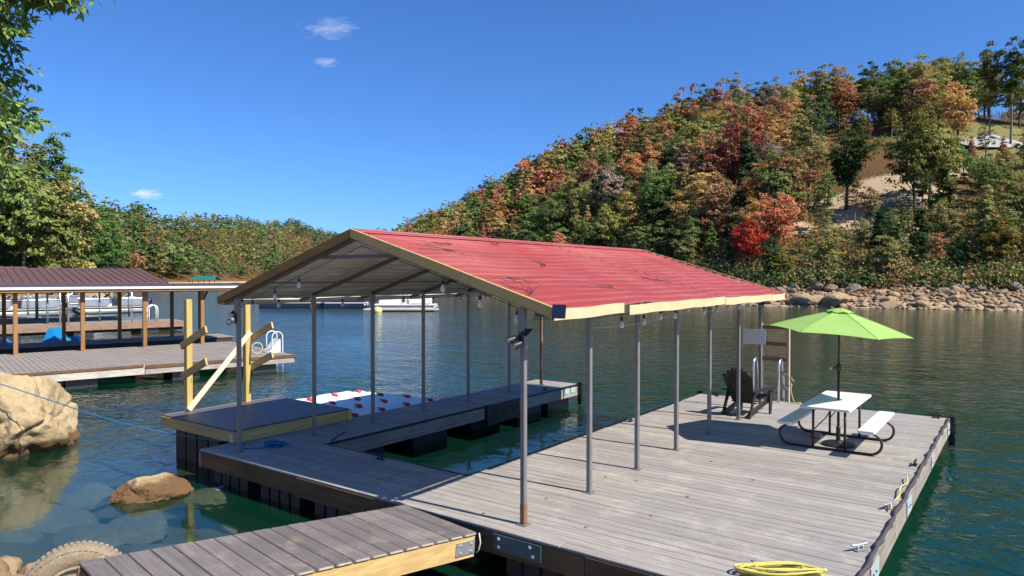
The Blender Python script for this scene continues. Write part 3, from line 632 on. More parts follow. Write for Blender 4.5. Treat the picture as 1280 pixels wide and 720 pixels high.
# ribbed sheets: ribs run along the ridge; four lapped sheets a side, two lengths each
slope_len = math.hypot(RX-EXL, RZ-EZ); ux = (RX-EXL)/slope_len; uz = (RZ-EZ)/slope_len
def roof_sheet(side, s0, s1, ya, yb, lift):
    pitch = 0.226; prof = []; s = s0
    nr = max(1, round((s1-s0)/pitch)); p = (s1-s0)/nr
    for k in range(nr):
        b = s0+k*p
        prof += [(b, 0.0), (b+p*0.36, 0.002), (b+p*0.43, 0.030), (b+p*0.57, 0.030), (b+p*0.64, 0.002)]
    prof.append((s1, 0.0))
    ny = 14; ys = [ya+(yb-ya)*i/ny for i in range(ny+1)]
    def pt(s, h, y, dn):
        w = 0.012*math.sin(y*1.9+side)*math.sin(s*1.3)+0.006*math.sin(y*4.1+s*3)   # oil-canning of old sheet
        x = RX + side*(s*ux) + side*uz*(h+lift-dn); z = RZ - s*uz + ux*(h+lift-dn) + w
        return (x, y, z)
    mb = MB(); k = len(prof)
    for dn, mi in ((0.0, 0), (0.004, 1)):
        vs = [pt(s, h, y, dn) for y in ys for s, h in prof]
        fs = [(i*k+j, i*k+j+1, (i+1)*k+j+1, (i+1)*k+j) for i in range(ny) for j in range(k-1)]
        mb.add(vs, fs, mi)
    return mb.build('roof_sheet', ['roof_red', 'roof_under'], shel, 35)
for side in (1, -1):
    n_s = 4
    for k in range(n_s):
        s0 = slope_len*k/n_s + (0.02 if k == 0 else -0.02); s1 = slope_len*(k+1)/n_s
        end = RY1 + random.uniform(-0.05, 0.08)
        roof_sheet(side, s0, s1, RY0+0.01, 11.2+0.15*k*side, 0.012-0.002*k)
        roof_sheet(side, s0, s1, 11.05+0.15*k*side, end, 0.0175-0.002*k)
mb = MB()      # ridge cap
for side in (1, -1):
    mb.add([(RX, RY0+0.02, RZ+0.052), (RX, RY1, RZ+0.052), (RX+side*0.16, RY1, RZ-0.16*uz/ux+0.040), (RX+side*0.16, RY0+0.02, RZ-0.16*uz/ux+0.040)], [(0,1,2,3)])
    mb.add([(RX, RY0+0.02, RZ+0.048), (RX, RY1, RZ+0.048), (RX+side*0.16, RY1, RZ-0.16*uz/ux+0.036), (RX+side*0.16, RY0+0.02, RZ-0.16*uz/ux+0.036)], [(0,1,2,3)])
mb.build('ridge_cap', 'roof_red', shel)
def rake(side, segs, mat, y):
    ext = 0.0
    for a, b in segs:
        pa = Vector((RX+side*ux*a, y, RZ-uz*a-0.02)); pb = Vector((RX+side*ux*b, y, RZ-uz*b-0.02))
        pb.z += random.uniform(-0.008, 0.008)
        mb = MB(); mb.beam(pa, pb, 0.03, 0.115, up=(0,0,1)); mb.build('rake_trim', mat, shel)
        mb = MB(); mb.beam(pa+Vector((0,0.012,0.061)), pb+Vector((0,0.012,0.061)), 0.05, 0.005, up=(0,0,1)); mb.build('rake_flange', mat, shel)
rake(1, ((0.0, 0.95), (0.955, 1.9), (1.905, slope_len+0.03)), 'trim_ochre', RY0-0.018)
rake(-1, ((0.012, 1.7), (1.705, slope_len+0.03)), 'trim_brown', RY0-0.018)
rake(1, ((0.0, 1.7), (1.705, slope_len)), 'trim_ochre', RY1+0.1); rake(-1, ((0.012, 1.7), (1.705, slope_len)), 'trim_brown', RY1+0.1)
def eave(x, ya, yb, dz0, dz1, mat, side):
    mb = MB(); n = 10
    vs = []
    for i in range(n+1):
        t = i/n; y = ya+(yb-ya)*t; d = dz0+(dz1-dz0)*t + 0.006*math.sin(y*5+1)
        for (a, b) in ((0.0, 0.025), (0.006, 0.025), (0.006, -0.10), (-0.04, -0.105), (-0.04, -0.098), (0.0, -0.095)):
            vs.append((x+side*a, y, EZ+b+d))
    k = 6; fs = [(i*k+j, i*k+(j+1)%k, (i+1)*k+(j+1)%k, (i+1)*k+j) for i in range(n) for j in range(k)] + [(5,4,3,2,1,0), tuple(n*k+j for j in range(k))]
    mb.add(vs, fs); mb.build('eave_trim', mat, shel, 30)
eave(EXR+0.035, RY0-0.02, 7.93, -0.02, 0.004, 'trim_cream', 1); eave(EXR+0.035, 8.08, 11.6, -0.025, 0.0, 'trim_cream', 1); eave(EXR+0.035, 11.62, RY1+0.02, -0.012, -0.01, 'trim_cream', 1)
eave(EXL-0.035, RY0-0.0, 10.8, 0, 0, 'roof_under', -1); eave(EXL-0.035, 10.82, RY1, 0, 0, 'roof_under', -1)
# bracket plates under the front corners and bolts on the post heads
for px in (PXR, PXL):
    mb = MB(); mb.box((px-0.045, PY[0]-0.055, 2.60), (px+0.045, PY[0]-0.034, zroof(px)-0.08)); mb.build('head_plate', 'galv', shel)

# ------------------------------------------------------------------ lamps and signs on the shelter
def flood(x, y, z, sgn, label):
    t = thing('solar_floodlight', label, 'floodlight', (x, y, z-0.12), 'black floodlights on the front posts')
    mb = MB(); mb.box((x-0.022, y-0.03, z-0.07), (x+0.022, y, z+0.07)); mb.build('mount', 'black_plastic', t)
    for k, (dx, dz) in enumerate(((-0.06, 0.0), (0.03, -0.05))):
        c = Vector((x+dx*sgn, y-0.09, z+dz)); ax = Vector((-0.55*sgn, -0.75, -0.35))
        mb = MB(); mb.lathe([(0.0,-0.05),(0.03,-0.05),(0.045,0.03),(0.048,0.06),(0.040,0.06)], c, 14, ax); h = mb.build('lamp_head', 'black_plastic', t, 40)
        mb = MB(); mb.lathe([(0.040,0.055),(0.02,0.062),(0,0.064)], c, 14, ax); mb.build('lens', 'glass_bulb', h, True)
    mb = MB(); p = Vector((x+0.07*sgn, y-0.02, z+0.08)); mb.beam(p+Vector((-0.055,0,0)), p+Vector((0.055,0,0)), 0.13, 0.014, up=(0.3*sgn,-0.5,0.8), ch=0.003); mb.build('panel', 'solar_blue', t)
flood(PXR, PY[0]-0.036, 2.66, 1, 'black twin-head floodlight on the rusty front post')
flood(PXL, PY[0]-0.036, 2.71, -1, 'black twin-head floodlight on the front post by the timber platform')
t = thing('solar_charger', 'small dark blue solar panel at the cream eave corner', 'solar panel', (-3.96, RY0-0.14, 2.9))
mb = MB(); a = Vector((-4.0, RY0-0.10, 2.99)); mb.beam(a+Vector((-0.075,0,0)), a+Vector((0.075,0.03,0)), 0.02, 0.15, up=(0,0.25,1), ch=0.004); mb.build('panel', 'solar_blue', t)
mb = MB(); mb.tube([(-4.10, RY0-0.04, 2.98), (-4.06, RY0-0.075, 2.985), (-4.0, RY0-0.09, 2.99)], 0.012, 6); mb.build('bracket', 'black_plastic', t)
def sign(label, c, w, h, dirx, mat):
    mb = MB(); d = Vector(dirx).normalized(); c = Vector(c); mb.beam(c-d*w/2, c+d*w/2, 0.006, h, ch=0.001); return tag(mb.build('sign_board', mat), label, 'sign')
sign('blank pale grey sign board on the last post by the wooden ladder', (-4.69, PY[-1]-0.04, 2.09), 0.47, 0.32, (1,0,0), 'sign_white')
sign('small grey plate on the rusty far post of the left finger', (PXL-0.0, PY[-1]-0.04, 2.42), 0.36, 0.20, (1,0,0), 'rafter_metal')
mb = MB(); mb.tube([(PXR+0.0,PY[-1]-.03,2.80),(PXR+.06,PY[-1]-.09,2.78),(PXR+0.10,PY[-1]-0.14,2.84)], [0.012,0.02,0.032], 8); tag(mb.build('small_spotlight','black_plastic'), 'tiny black spotlight at the top of the last post near the umbrella', 'spotlight')

# ------------------------------------------------------------------ string lights
def bulbs(root, pts):
    for p in pts:
        p = Vector(p); L = 0.05
        mb = MB(); mb.tube([p, p-Vector((0,0,0.04))], 0.006, 5); mb.lathe([(0.0,-0.035),(0.018,-0.04),(0.02,-0.085),(0.0,-0.087)], p, 8); s = mb.build('socket', 'wire_black', root, 40)
        mb = MB(); mb.lathe([(0.014,-0.086),(0.026,-0.115),(0.033,-0.145),(0.028,-0.172),(0.012,-0.186),(0.0,-0.188)], p, 10); mb.build('bulb', 'glass_bulb', s, True)
def sag(a, b, d, n=10): a = Vector(a); b = Vector(b); return [a.lerp(b, i/n)-Vector((0,0,d*4*(i/n)*(1-i/n))) for i in range(n+1)]
t = thing('string_lights', 'string of clear bulbs sagging between the right-hand posts under the cream eave', 'string lights', (-4.5, 10.8, 2.6))
ys = [8.63, 9.32, 9.9, 10.44, 10.98, 11.67, 12.28, 12.87, 13.5]; zs = [2.84, 2.84, 2.89, 2.88, 2.97, 2.89, 2.90, 2.91, 2.91]
line = [(-4.5, y, z) for y, z in zip(ys, zs)]
mb = MB(); full = [(-4.5, 6.5, 2.88)] + sag((-4.5,7.0,2.86), line[0], 0.02, 4) + line[1:] + [(-4.5, 14.2, 2.9), (-4.55, 15.0, 2.88)]; mb.tube(full, 0.005, 5); mb.build('wire', 'wire_black', t, True)
mb = MB(); g = sag((-4.53, 7.9, 2.70), (-4.53, 10.66, 2.78), 0.05, 10)+sag((-4.53,10.66,2.78),(-4.53,13.0,2.82),0.05,8)+sag((-4.53,13.68,2.82),(-4.53,15.05,2.74),0.02,5); mb.tube(g, 0.006, 5); mb.build('guy_wire', 'wire_white', t, True)
bulbs(t, line)
t = thing('string_lights', 'string of clear bulbs under the left eave of the shelter', 'string lights', (-10.3, 10.8, 2.8))
pts = [(-10.42, y, 3.0+0.035*math.sin(y*2.1)) for y in (6.6, 7.3, 8.0, 8.7, 9.5, 10.3, 11.2, 12.1, 13.0, 13.9)]
mb = MB(); mb.tube(pts, 0.005, 5); mb.build('wire', 'wire_black', t, True); bulbs(t, pts)
t = thing('string_lights', 'string of clear bulbs along the far gable inside the shelter', 'string lights', (-7.4, 14.9, 2.7))
pts = [(x, 15.0, zroof(x)-0.25-0.06*abs(math.sin(x*2))) for x in np.linspace(-9.9, -4.8, 8)]
mb = MB(); mb.tube(pts, 0.005, 5); mb.build('wire', 'wire_black', t, True); bulbs(t, pts)
t = thing('string_lights', 'string of clear bulbs under the front rake of the red roof', 'string lights', (-6, 6.5, 2.8))
pts = [(x, 6.52, zroof(x)-0.14) for x in (-10.0, -9.4, -8.8, -5.9, -5.3, -4.75)]
mb = MB(); mb.tube(pts[:3]+[(-7.4,6.52,zroof(-7.4)-.14)]+pts[3:], 0.005, 5); mb.build('wire', 'wire_black', t, True); bulbs(t, pts)

# ------------------------------------------------------------------ twigs on the roof
def roof_pt(s, y, h=0.04): return Vector((RX+ux*s+uz*h, y, RZ-uz*s+ux*h))
tw_lab = ['thin forked twig lying on the red roof near the front rake', 'long curved vine lying on the red roof', 'dry forked twig lying high on the red roof', 'bundle of thin twigs at the middle of the red roof', 'short twig near the cream eave', 'wispy dry branch on the far half of the red roof', 'bent twig near the ridge of the red roof', 'loose dry vine hanging toward the front corner of the red roof']
for k, (s, y) in enumerate(((1.0, 7.3), (2.3, 6.9), (0.6, 7.7), (1.7, 8.6), (2.7, 8.9), (2.3, 10.6), (0.45, 8.9), (2.9, 6.6))):
    mb = MB(); a0 = random.uniform(0, 6)
    for br in range(4):
        p = [s, y]; a = a0 + random.uniform(-0.8, 0.8); pts = []
        for i in range(9):
            pts.append(roof_pt(min(max(p[0], 0.1), 3.35), p[1], 0.035+0.02*math.sin(i*1.3+br)**2)); a += random.uniform(-0.5, 0.5); st = random.uniform(0.05, 0.11); p[0] += math.cos(a)*st*0.7; p[1] += math.sin(a)*st*1.4; p[1] = max(p[1], 6.4)
        mb.tube(pts, [0.0045*(1-i/10) for i in range(9)], 4)
    tag(mb.build('twig', 'twig'), tw_lab[k], 'twig', 'dry twigs lying on the red roof')

# ------------------------------------------------------------------ raised timber platform and kayak rack
PX0, PX1, PYA, PYB, PZ = -13.12, -10.72, 6.62, 9.15, 0.765
plat = thing('timber_platform', 'low timber platform of dark boards with yellow pine rim beside the dock', 'platform', ((PX0+PX1)/2, (PYA+PYB)/2, 0))
nb = 17; w = (PX1-PX0-0.08)/nb
for i in range(nb): put('deck_board', plank_mesh(PYB-PYA-0.02, w-0.006, 0.028, 'platform_board', 'Y'), (PX0+0.04+w*(i+0.5), (PYA+PYB)/2, PZ+random.uniform(-.001,.001)), plat)
def pbeam(p, q, mat, w_=0.04, h=0.185, z=PZ-0.12): mb = MB(); mb.beam((*p, z), (*q, z), w_, h, ch=0.004); mb.build('rim_beam', mat, plat)
pbeam((PX0, PYA+0.02), (PX1, PYA+0.02), 'fresh_wood_x'); pbeam((PX1-0.02, PYA+0.042), (PX1-0.02, PYB-0.042), 'fresh_wood_y'); pbeam((PX0, PYB-0.02), (PX1, PYB-0.02), 'fresh_wood_x'); pbeam((PX0+0.02, PYA+0.042), (PX0+0.02, PYB-0.042), 'fresh_wood_y', z=PZ-0.095)
mb = MB(); mb.box((PX0+0.1, PYA+0.1, PZ-0.2), (PX1-0.1, PYB-0.1, PZ-0.03)); mb.build('frame', 'dark_frame', plat)
mb = MB(); mb.beam((PX1+0.006, PYB-0.06, PZ-0.21), (PX1+0.006, PYB-0.06, PZ-0.02), 0.05, 0.09, up=(0,1,0)); mb.build('corner_block', 'fresh_wood_z', plat)
mb = MB(); mb.box((PX1-0.10, PYA-0.012, PZ-0.20), (PX1-0.01, PYA-0.002, PZ-0.06)); mb.build('strap_plate', 'plate_zinc', plat)
for y in (7.2, 8.5): drum(plat, -12.0, y, 1.5, 1.0, -0.2, PZ-0.2)
rack = thing('kayak_rack', 'kayak rack of yellow pine posts with upward-slanting arms beside the platform', 'rack', (-13.1, 7.8, PZ-0.2))
yA, yB, xP = 7.12, 8.38, -13.07
for y, zt_ in ((yA, 2.93), (yB, 3.12)):
    mb = MB(); mb.beam((xP, y, 0.2), (xP, y, zt_), 0.115, 0.115, up=(0,1,0), ch=0.006); mb.build('post', 'fresh_wood_z', rack)
for y, sg in ((yA, -1), (yB, 1)):
    for z in (2.02, 1.42):
        yy = y+sg*0.078; mb = MB(); mb.beam((xP-0.11, yy, z), (xP+0.78, yy, z+0.37), 0.038, 0.135, up=(0,0,1), ch=0.003); mb.build('arm', 'fresh_wood_x', rack)
mb = MB(); mb.beam((xP+0.078, yA-0.04, 0.80), (xP+0.078, yB+0.04, 2.22), 0.036, 0.10, up=(0,-1,1), ch=0.003); mb.build('diagonal_brace', 'pale_wood', rack)

# inflatable mats with red knobs
def mat_float(cx, cy, w_, L, label, rz=0):
    t = thing('inflatable_mat', label, 'inflatable', (cx, cy, 0), 'inflatable mats on the water')
    n = 6; tw = w_/n
    for i in range(n):
        x = cx-w_/2+tw*(i+0.5); r = tw*0.56; ends = 0.28 if i in (0, n-1) else 0.06
        pts = [(x, cy-L/2+ends, 0.28), (x, cy-L/2+ends+0.04, 0.30), (x, cy-L/2+ends+0.16, 0.31)] + [(x, cy-L/2+0.5+(L-1.0)*k/8, 0.31+0.012*math.sin(k*1.5+i)) for k in range(9)] + [(x, cy+L/2-ends-0.16, 0.31), (x, cy+L/2-ends-0.04, 0.30), (x, cy+L/2-ends, 0.28)]
        rs = [r*0.35, r*0.72, r*0.97] + [r*(1-0.02*(k % 2)) for k in range(9)] + [r*0.97, r*0.72, r*0.35]
        mb = MB(); mb.tube(pts, rs, 12); mb.build('air_tube', 'white_mat', t, True)
    mb = MB(); mb.box((cx-w_/2+0.05, cy-L/2+0.3, 0.02), (cx+w_/2-0.05, cy+L/2-0.3, 0.30)); mb.build('base_sheet', 'white_mat', t)
    zt_ = 0.31+tw*0.56
    for i in (1, 4):
        for k in range(4):
            p = Vector((cx-w_/2+tw*(i+0.5)+0.02, cy-L/2+0.42+(L-0.8)*k/3, zt_-0.02)); mb = MB(); mb.lathe([(0.0,-0.03),(0.075,-0.02),(0.085,0.015),(0.065,0.05),(0.03,0.065),(0.0,0.07)], p, 12); mb.build('red_knob', 'red_plastic', t, True)
            mb = MB(); mb.tube([p+Vector((0,0,0.02)), p+Vector((-0.13,0.03,0.05)), p+Vector((-0.2,0.05,0.03))], 0.012, 5); mb.build('tether', 'wire_black', t, True)
mat_float(-13.25, 10.75, 1.65, 3.0, 'white inflatable mat with red knobs floating in the sun behind the platform')
mat_float(-11.78, 10.95, 1.5, 3.1, 'white inflatable mat with red knobs floating in shade against the dock finger')

# ------------------------------------------------------------------ ladder pair at the far edge
t = thing('wooden_ladder', 'tall wooden dock ladder with brown rungs behind the sign', 'ladder', (-4.63, YR+0.06, 0))
for x in (-4.93, -4.33): mb = MB(); mb.beam((x, YR+0.07, -0.3), (x, YR+0.07, 2.29), 0.04, 0.085, up=(0,1,0), ch=0.004); mb.build('rail', 'rail_wood', t)
for z in (2.22, 1.84, 1.50): mb = MB(); mb.beam((-4.91, YR+0.06, z), (-4.35, YR+0.06, z), 0.09, 0.085, ch=0.004); mb.build('rung', 'rung_wood', t)
for z in (1.16, 0.84): mb = MB(); mb.beam((-4.91, YR+0.06, z), (-4.35, YR+0.06, z), 0.08, 0.065, ch=0.004); mb.build('rung', 'rail_wood', t)
t = thing('swim_ladder', 'shiny aluminium swim ladder with hooped handrails in front of the wooden ladder', 'ladder', (-4.75, YR-0.1, DECK))
for x in (-5.02, -4.46):
    c = (x, YR-0.10, 1.36); pts = [(x, YR-0.24, DECK), (x, YR-0.24, 1.0), (x, YR-0.24, 1.36)] + arc(c, 0.14, math.pi, 0, 8, (0,1,0), (0,0,1)) + [(x, YR+0.15, 1.0), (x, YR+0.15, 0.2), (x, YR+0.15, -0.5)]
    mb = MB(); mb.tube(pts, 0.024, 10); mb.build('handrail', 'alu', t, True)
for z in (0.15, -0.15): mb = MB(); mb.beam((-5.02, YR+0.15, z), (-4.46, YR+0.15, z), 0.06, 0.03); mb.build('step', 'alu', t)
mb = MB(); mb.tube([(-4.30,YR+0.02,1.12),(-4.26,YR+0.0,1.0),(-4.25,YR-0.06,0.85),(-4.2,YR-0.1,0.66),(-4.15,YR-0.14,0.575),(-4.06,YR-0.16,0.575)]+[(-4.02,YR-0.1,0.572)], 0.013, 6)
mb.tube(arc((-4.29,YR+0.0,1.0),0.09,0,5.5,10,(1,0,0),(0,0,1)), 0.012, 6)
tag(mb.build('tied_rope','rope_tan',None,True), 'tan rope knotted to the wooden ladder rail and trailing on the deck', 'rope')

# ------------------------------------------------------------------ adirondack chair
def chair(cx, cy, face):
    t = thing('adirondack_chair', 'black plastic adirondack chair facing the water beside the grey posts', 'chair', (cx, cy, DECK))
    c, s = math.cos(face), math.sin(face)
    P = lambda a, b, z: (cx+a*c-b*s, cy+a*s+b*c, DECK+z)      # a forward, b to its left
    up = lambda v: v
    # fan of back slats, round-topped
    for i in range(7):
        u = (i-3)/3; top = 1.0-0.15*u*u
        b0 = u*0.20; b1 = u*0.285
        lo = Vector(P(-0.22, b0, 0.26)); hi = Vector(P(-0.50, b1, top)); wv = Vector(P(0, 1, 0))-Vector(P(0, 0, 0)); nv = (hi-lo).cross(wv).normalized()*0.011
        w0, w1 = 0.034, 0.0475; poly = [lo-wv*w0, lo+wv*w0, lo.lerp(hi,0.9)+wv*w1, hi+wv*w1*0.55, hi-wv*w1*0.55, lo.lerp(hi,0.9)-wv*w1]
        mb = MB(); mb.prism([p-nv for p in poly], nv*2); mb.build('back_slat', 'chair_black', t)
    for z, a, hw in ((0.42, -0.305, 0.27), (0.72, -0.42, 0.29)): mb = MB(); mb.beam(P(a, -hw, z), P(a, hw, z), 0.025, 0.06, ch=0.004); mb.build('back_batten', 'chair_black', t)
    for i in range(6):
        q = i/5; a = 0.33-0.52*q; z = 0.375-0.115*q+0.02*math.sin(q*3.1); mb = MB(); mb.beam(P(a,-0.26,z), P(a,0.26,z), 0.088, 0.022, ch=0.005); mb.build('seat_slat', 'chair_black', t)
    for sg in (-1, 1):
        mb = MB(); mb.beam(P(0.36, sg*0.27, 0.30), P(-0.50, sg*0.25, 0.055), 0.028, 0.11, ch=0.004); mb.build('side_rail', 'chair_black', t)
        poly = [P(0.25, sg*0.305, 0.0), P(0.315, sg*0.305, 0.0), P(0.40, sg*0.305, 0.50), P(0.24, sg*0.305, 0.50)]; e = Vector(P(0, sg*0.03, 0))-Vector(P(0,0,0)); mb = MB(); mb.prism(poly, e); mb.build('leg', 'chair_black', t)
        poly = [P(-0.56, sg*0.275, 0.0), P(-0.49, sg*0.275, 0.0), P(-0.24, sg*0.275, 0.50), P(-0.34, sg*0.275, 0.50)]; mb = MB(); mb.prism(poly, e); mb.build('leg', 'chair_black', t)
        poly = [P(-0.42, sg*0.26, 0.50), P(-0.42, sg*0.36, 0.50), P(0.10, sg*0.40, 0.52), P(0.36, sg*0.41, 0.525), P(0.42, sg*0.36, 0.525), P(0.40, sg*0.27, 0.525), P(0.0, sg*0.27, 0.52)]
        mb = MB(); mb.prism(poly, (0,0,0.026)); mb.build('armrest', 'chair_black', t)
chair(-4.60, 14.42, R(80))

# ------------------------------------------------------------------ picnic table and umbrella
TX, TYA, TYB, TH = -2.575, 11.80, 13.64, DECK+0.74
pt_ = thing('picnic_table', 'white plastic picnic table with black tube frame and two benches', 'picnic table', (TX, 12.7, DECK))
def slab(xa, xb, ya, yb, z1, th, name):
    mb = MB(); e = 0.02
    pr = lambda z, o: [(xa+o+e, ya+o, z), (xb-o-e, ya+o, z), (xb-o, ya+o+e, z), (xb-o, yb-o-e, z), (xb-o-e, yb-o, z), (xa+o+e, yb-o, z), (xa+o, yb-o-e, z), (xa+o, ya+o+e, z)]
    L = [pr(z1-th, 0.008), pr(z1-th+0.008, 0), pr(z1-0.008, 0), pr(z1, 0.008)]; vs = sum(L, []); fs = [(k*8+i, k*8+(i+1)%8, (k+1)*8+(i+1)%8, (k+1)*8+i) for k in range(3) for i in range(8)] + [tuple(range(7,-1,-1)), tuple(range(24,32))]
    mb.add(vs, fs); return mb.build(name, 'white_plastic', pt_)
top = slab(TX-0.375, TX+0.375, TYA, TYB, TH, 0.045, 'tabletop')
mb = MB(); mb.lathe([(0.030,0.0),(0.045,0.004),(0.045,0.008),(0.028,0.010)], (TX+0.04, 12.6, TH), 16); mb.build('umbrella_ring', 'rail_wood', top, True)
for x in (TX-0.60, TX+0.60): slab(x-0.125, x+0.125, TYA-0.02, TYB+0.10, DECK+0.45, 0.045, 'bench_seat')
for y in (12.12, 13.32):
    zf = DECK+0.022
    pts = [(TX-0.60, y, DECK+0.40), (TX-0.63, y, DECK+0.37)] + arc((TX-0.60, y, zf+0.17), 0.17, math.pi-0.55, 1.5*math.pi, 8, (1,0,0), (0,0,1)) + arc((TX+0.60, y, zf+0.17), 0.17, 1.5*math.pi, 2*math.pi+0.55, 8, (1,0,0), (0,0,1)) + [(TX+0.63, y, DECK+0.37), (TX+0.60, y, DECK+0.40)]
    mb = MB(); mb.tube(pts, 0.021, 10); mb.build('frame_loop', 'tube_black', pt_, True)
    for x in (TX-0.24, TX+0.24): mb = MB(); mb.tube([(x, y, zf), (x, y, TH-0.046)], 0.020, 10); mb.build('leg', 'tube_black', pt_, True)
    mb = MB(); sy = 1 if y < 12.7 else -1
    mb.tube([(TX-0.24, y, DECK+0.30), (TX-0.08, y+sy*0.2, DECK+0.5), (TX-0.02, y+sy*0.42, TH-0.05)], 0.009, 6); mb.build('brace', 'tube_black', pt_, True)
    for x in (TX-0.60, TX+0.60): mb = MB(); mb.box((x-0.1, y-0.02, DECK+0.385), (x+0.1, y+0.02, DECK+0.404)); mb.build('seat_bracket', 'tube_black', pt_)
UX, UY = -2.53, 12.6
um = thing('patio_umbrella', 'lime green patio umbrella on a black pole over the picnic table', 'umbrella', (UX, UY, DECK))
mb = MB(); mb.lathe([(0.0,0.0),(0.255,0.0),(0.26,0.018),(0.22,0.04),(0.07,0.055),(0.05,0.075),(0.035,0.08),(0.035,0.30),(0.026,0.31),(0.0,0.31)], (UX, UY, DECK+0.003), 28); mb.build('base', 'black_plastic', um, 35)
mb = MB(); mb.tube([(UX,UY,DECK+0.08),(UX,UY,DECK+1.32)], 0.022, 12); mb.build('pole', 'tube_black', um, True)
camdir = math.atan2(-UY, -UX); tilt = Matrix.Rotation(R(-4.0), 3, Vector((math.cos(camdir), math.sin(camdir), 0)))
piv = Vector((UX, UY, DECK+2.05)); tv = lambda v: piv + tilt @ (Vector(v)-piv)
mb = MB(); mb.tube([(UX,UY,DECK+1.30), (UX,UY,DECK+2.05), tv((UX,UY,DECK+2.28))], 0.018, 12); mb.build('upper_pole', 'tube_black', um, True)
mb = MB(); mb.lathe([(0.0,-0.05),(0.04,-0.05),(0.045,0.0),(0.04,0.06),(0.0,0.06)], (UX,UY,DECK+1.30), 12); mb.tube([(UX-0.02,UY,DECK+1.30),(UX-0.09,UY-0.02,DECK+1.29)], 0.014, 8); mb.build('crank', 'tube_black', um, True)
mb = MB(); mb.tube([(UX-0.09,UY-0.02,DECK+1.29),(UX-0.14,UY-0.03,DECK+1.27)], 0.016, 8); mb.build('crank_knob', 'plate_zinc', um, True)
UR, zr, zp = 1.10, DECK+1.90, DECK+2.26
def canopy_pt(k, q, inner=0.0): # k vertex angle param in [0,6), q 0 apex .. 1 rim
    i0 = int(math.floor(k)); f = k-i0
    A = camdir + R(30)+R(60)*i0; B = A+R(60); r = UR*q
    pa = Vector((math.cos(A), math.sin(A), 0)); pb = Vector((math.cos(B), math.sin(B), 0)); p = (pa*(1-f)+pb*f)*r
    z = zp-(zp-zr)*q**1.15 - 0.05*4*f*(1-f)*q*(1-q) + 0.018*4*f*(1-f)*q*q
    return tv((UX+p.x, UY+p.y, z-inner))
for i in range(6):
    mb = MB(); nu, nv_ = 6, 7
    for th in (0.0, 0.004):
        vs = [canopy_pt(i+u/nu*0.99999, 0.06+0.94*v/nv_, th) for v in range(nv_+1) for u in range(nu+1)]
        mb.add(vs, [(v*(nu+1)+u, v*(nu+1)+u+1, (v+1)*(nu+1)+u+1, (v+1)*(nu+1)+u) for v in range(nv_) for u in range(nu)])
    mb.build('canopy_panel', 'lime_fabric', um, True)
    a = canopy_pt(i+0.0001, 0.05, 0.02); b = canopy_pt(i+0.0001, 0.99, 0.02)
    mb = MB(); mb.beam(a, b, 0.012, 0.016); rb = mb.build('rib', 'tube_black', um)
    mb = MB(); mb.tube([canopy_pt(i+0.0001, 0.06+0.93*q/7, -0.002) for q in range(8)], 0.006, 5); mb.build('seam', 'lime_fabric', um, True)
    mb = MB(); mb.beam(canopy_pt(i+0.0001, 0.5, 0.03), tv((UX, UY, DECK+1.95)), 0.01, 0.012); mb.build('strut', 'tube_black', rb)
mb = MB(); vs = []; n = 24
for th in (0.0, 0.004):
    vs = [canopy_pt(6*k/n % 5.9999, q, -0.03+th+ (0.012*math.sin(k*math.pi/2) if q > 0.15 else -0.01)) for q in (0.02, 0.1, 0.19) for k in range(n)]
    mb.add(vs, [(a*n+k, a*n+(k+1)%n, (a+1)*n+(k+1)%n, (a+1)*n+k) for a in range(2) for k in range(n)])
mb.build('vent_cap', 'lime_fabric', um, True)
mb = MB(); mb.lathe([(0.022,-0.02),(0.024,0.03),(0.014,0.05),(0.0,0.055)], tv((UX,UY,zp+0.03)), 10); mb.build('finial', 'tube_black', um, True)

# ------------------------------------------------------------------ ropes and litter on the deck
def rope_twist(mb, pts, r, n=6): mb.tube(pts, r, n)
mb = MB(); c = Vector((-1.87, 6.72, DECK))
d1 = Vector((0.86, 0.5, 0)); d2 = Vector((-0.5, 0.86, 0))
for k in range(9):
    L = random.uniform(0.22, 0.42); wd = random.uniform(0.04, 0.10); o = c+d1*random.uniform(-0.08,0.12)+d2*random.uniform(-0.04,0.05); ph = random.uniform(0,6)
    pts = [o+d1*(L*math.cos(a))+d2*(wd*math.sin(a)+0.02*math.sin(3*a+ph))+Vector((0,0,0.017+0.011*k*0.8+0.010*math.sin(2*a+ph))) for a in np.linspace(0, 2*math.pi, 30)]
    mb.tube(pts, 0.0115, 6)
mb.tube([c+d1*x+d2*(0.05*math.sin(x*7))+Vector((0,0,0.016)) for x in np.linspace(0.3, 0.72, 10)], 0.0135, 6)
tag(mb.build('rope_coil', 'rope_yellow', None, True), 'bunched yellow rope lying on the sunlit deck boards', 'rope')
mb = MB(); mb.tube([(-1.30+0.02*math.sin(y*9), y, DECK+0.05+0.008*math.sin(y*14)) for y in np.linspace(9.35, 11.0, 30)], 0.009, 6)
tag(mb.build('edge_rope', 'rope_yellow', None, True), 'thin yellow rope running along the right rubber edging', 'rope')
mb = MB(); c = Vector((-10.02, 6.98, DECK))
for k in range(6):
    o = c+Vector((random.uniform(-.1,.1), random.uniform(-.08,.08), 0)); L = random.uniform(0.12,0.26); ph = random.uniform(0,6)
    mb.tube([o+Vector((L*math.cos(a+0.5), 0.5*L*math.sin(a+ph*0.2), 0.014+0.01*k+0.01*math.sin(2*a+ph))) for a in np.linspace(0, 2*math.pi, 22)], 0.012, 6)
mb.tube([c+Vector((-0.1,0,0.015)), c+Vector((-0.05,-0.32,0.012)), c+Vector((-0.25,-0.45,0.012)), c+Vector((-0.55,-0.35,0.012)), c+Vector((-0.78,-0.30,0.012))], 0.011, 6)
tag(mb.build('rope_coil', 'rope_blue', None, True), 'tangled blue rope on the shaded front deck', 'rope')
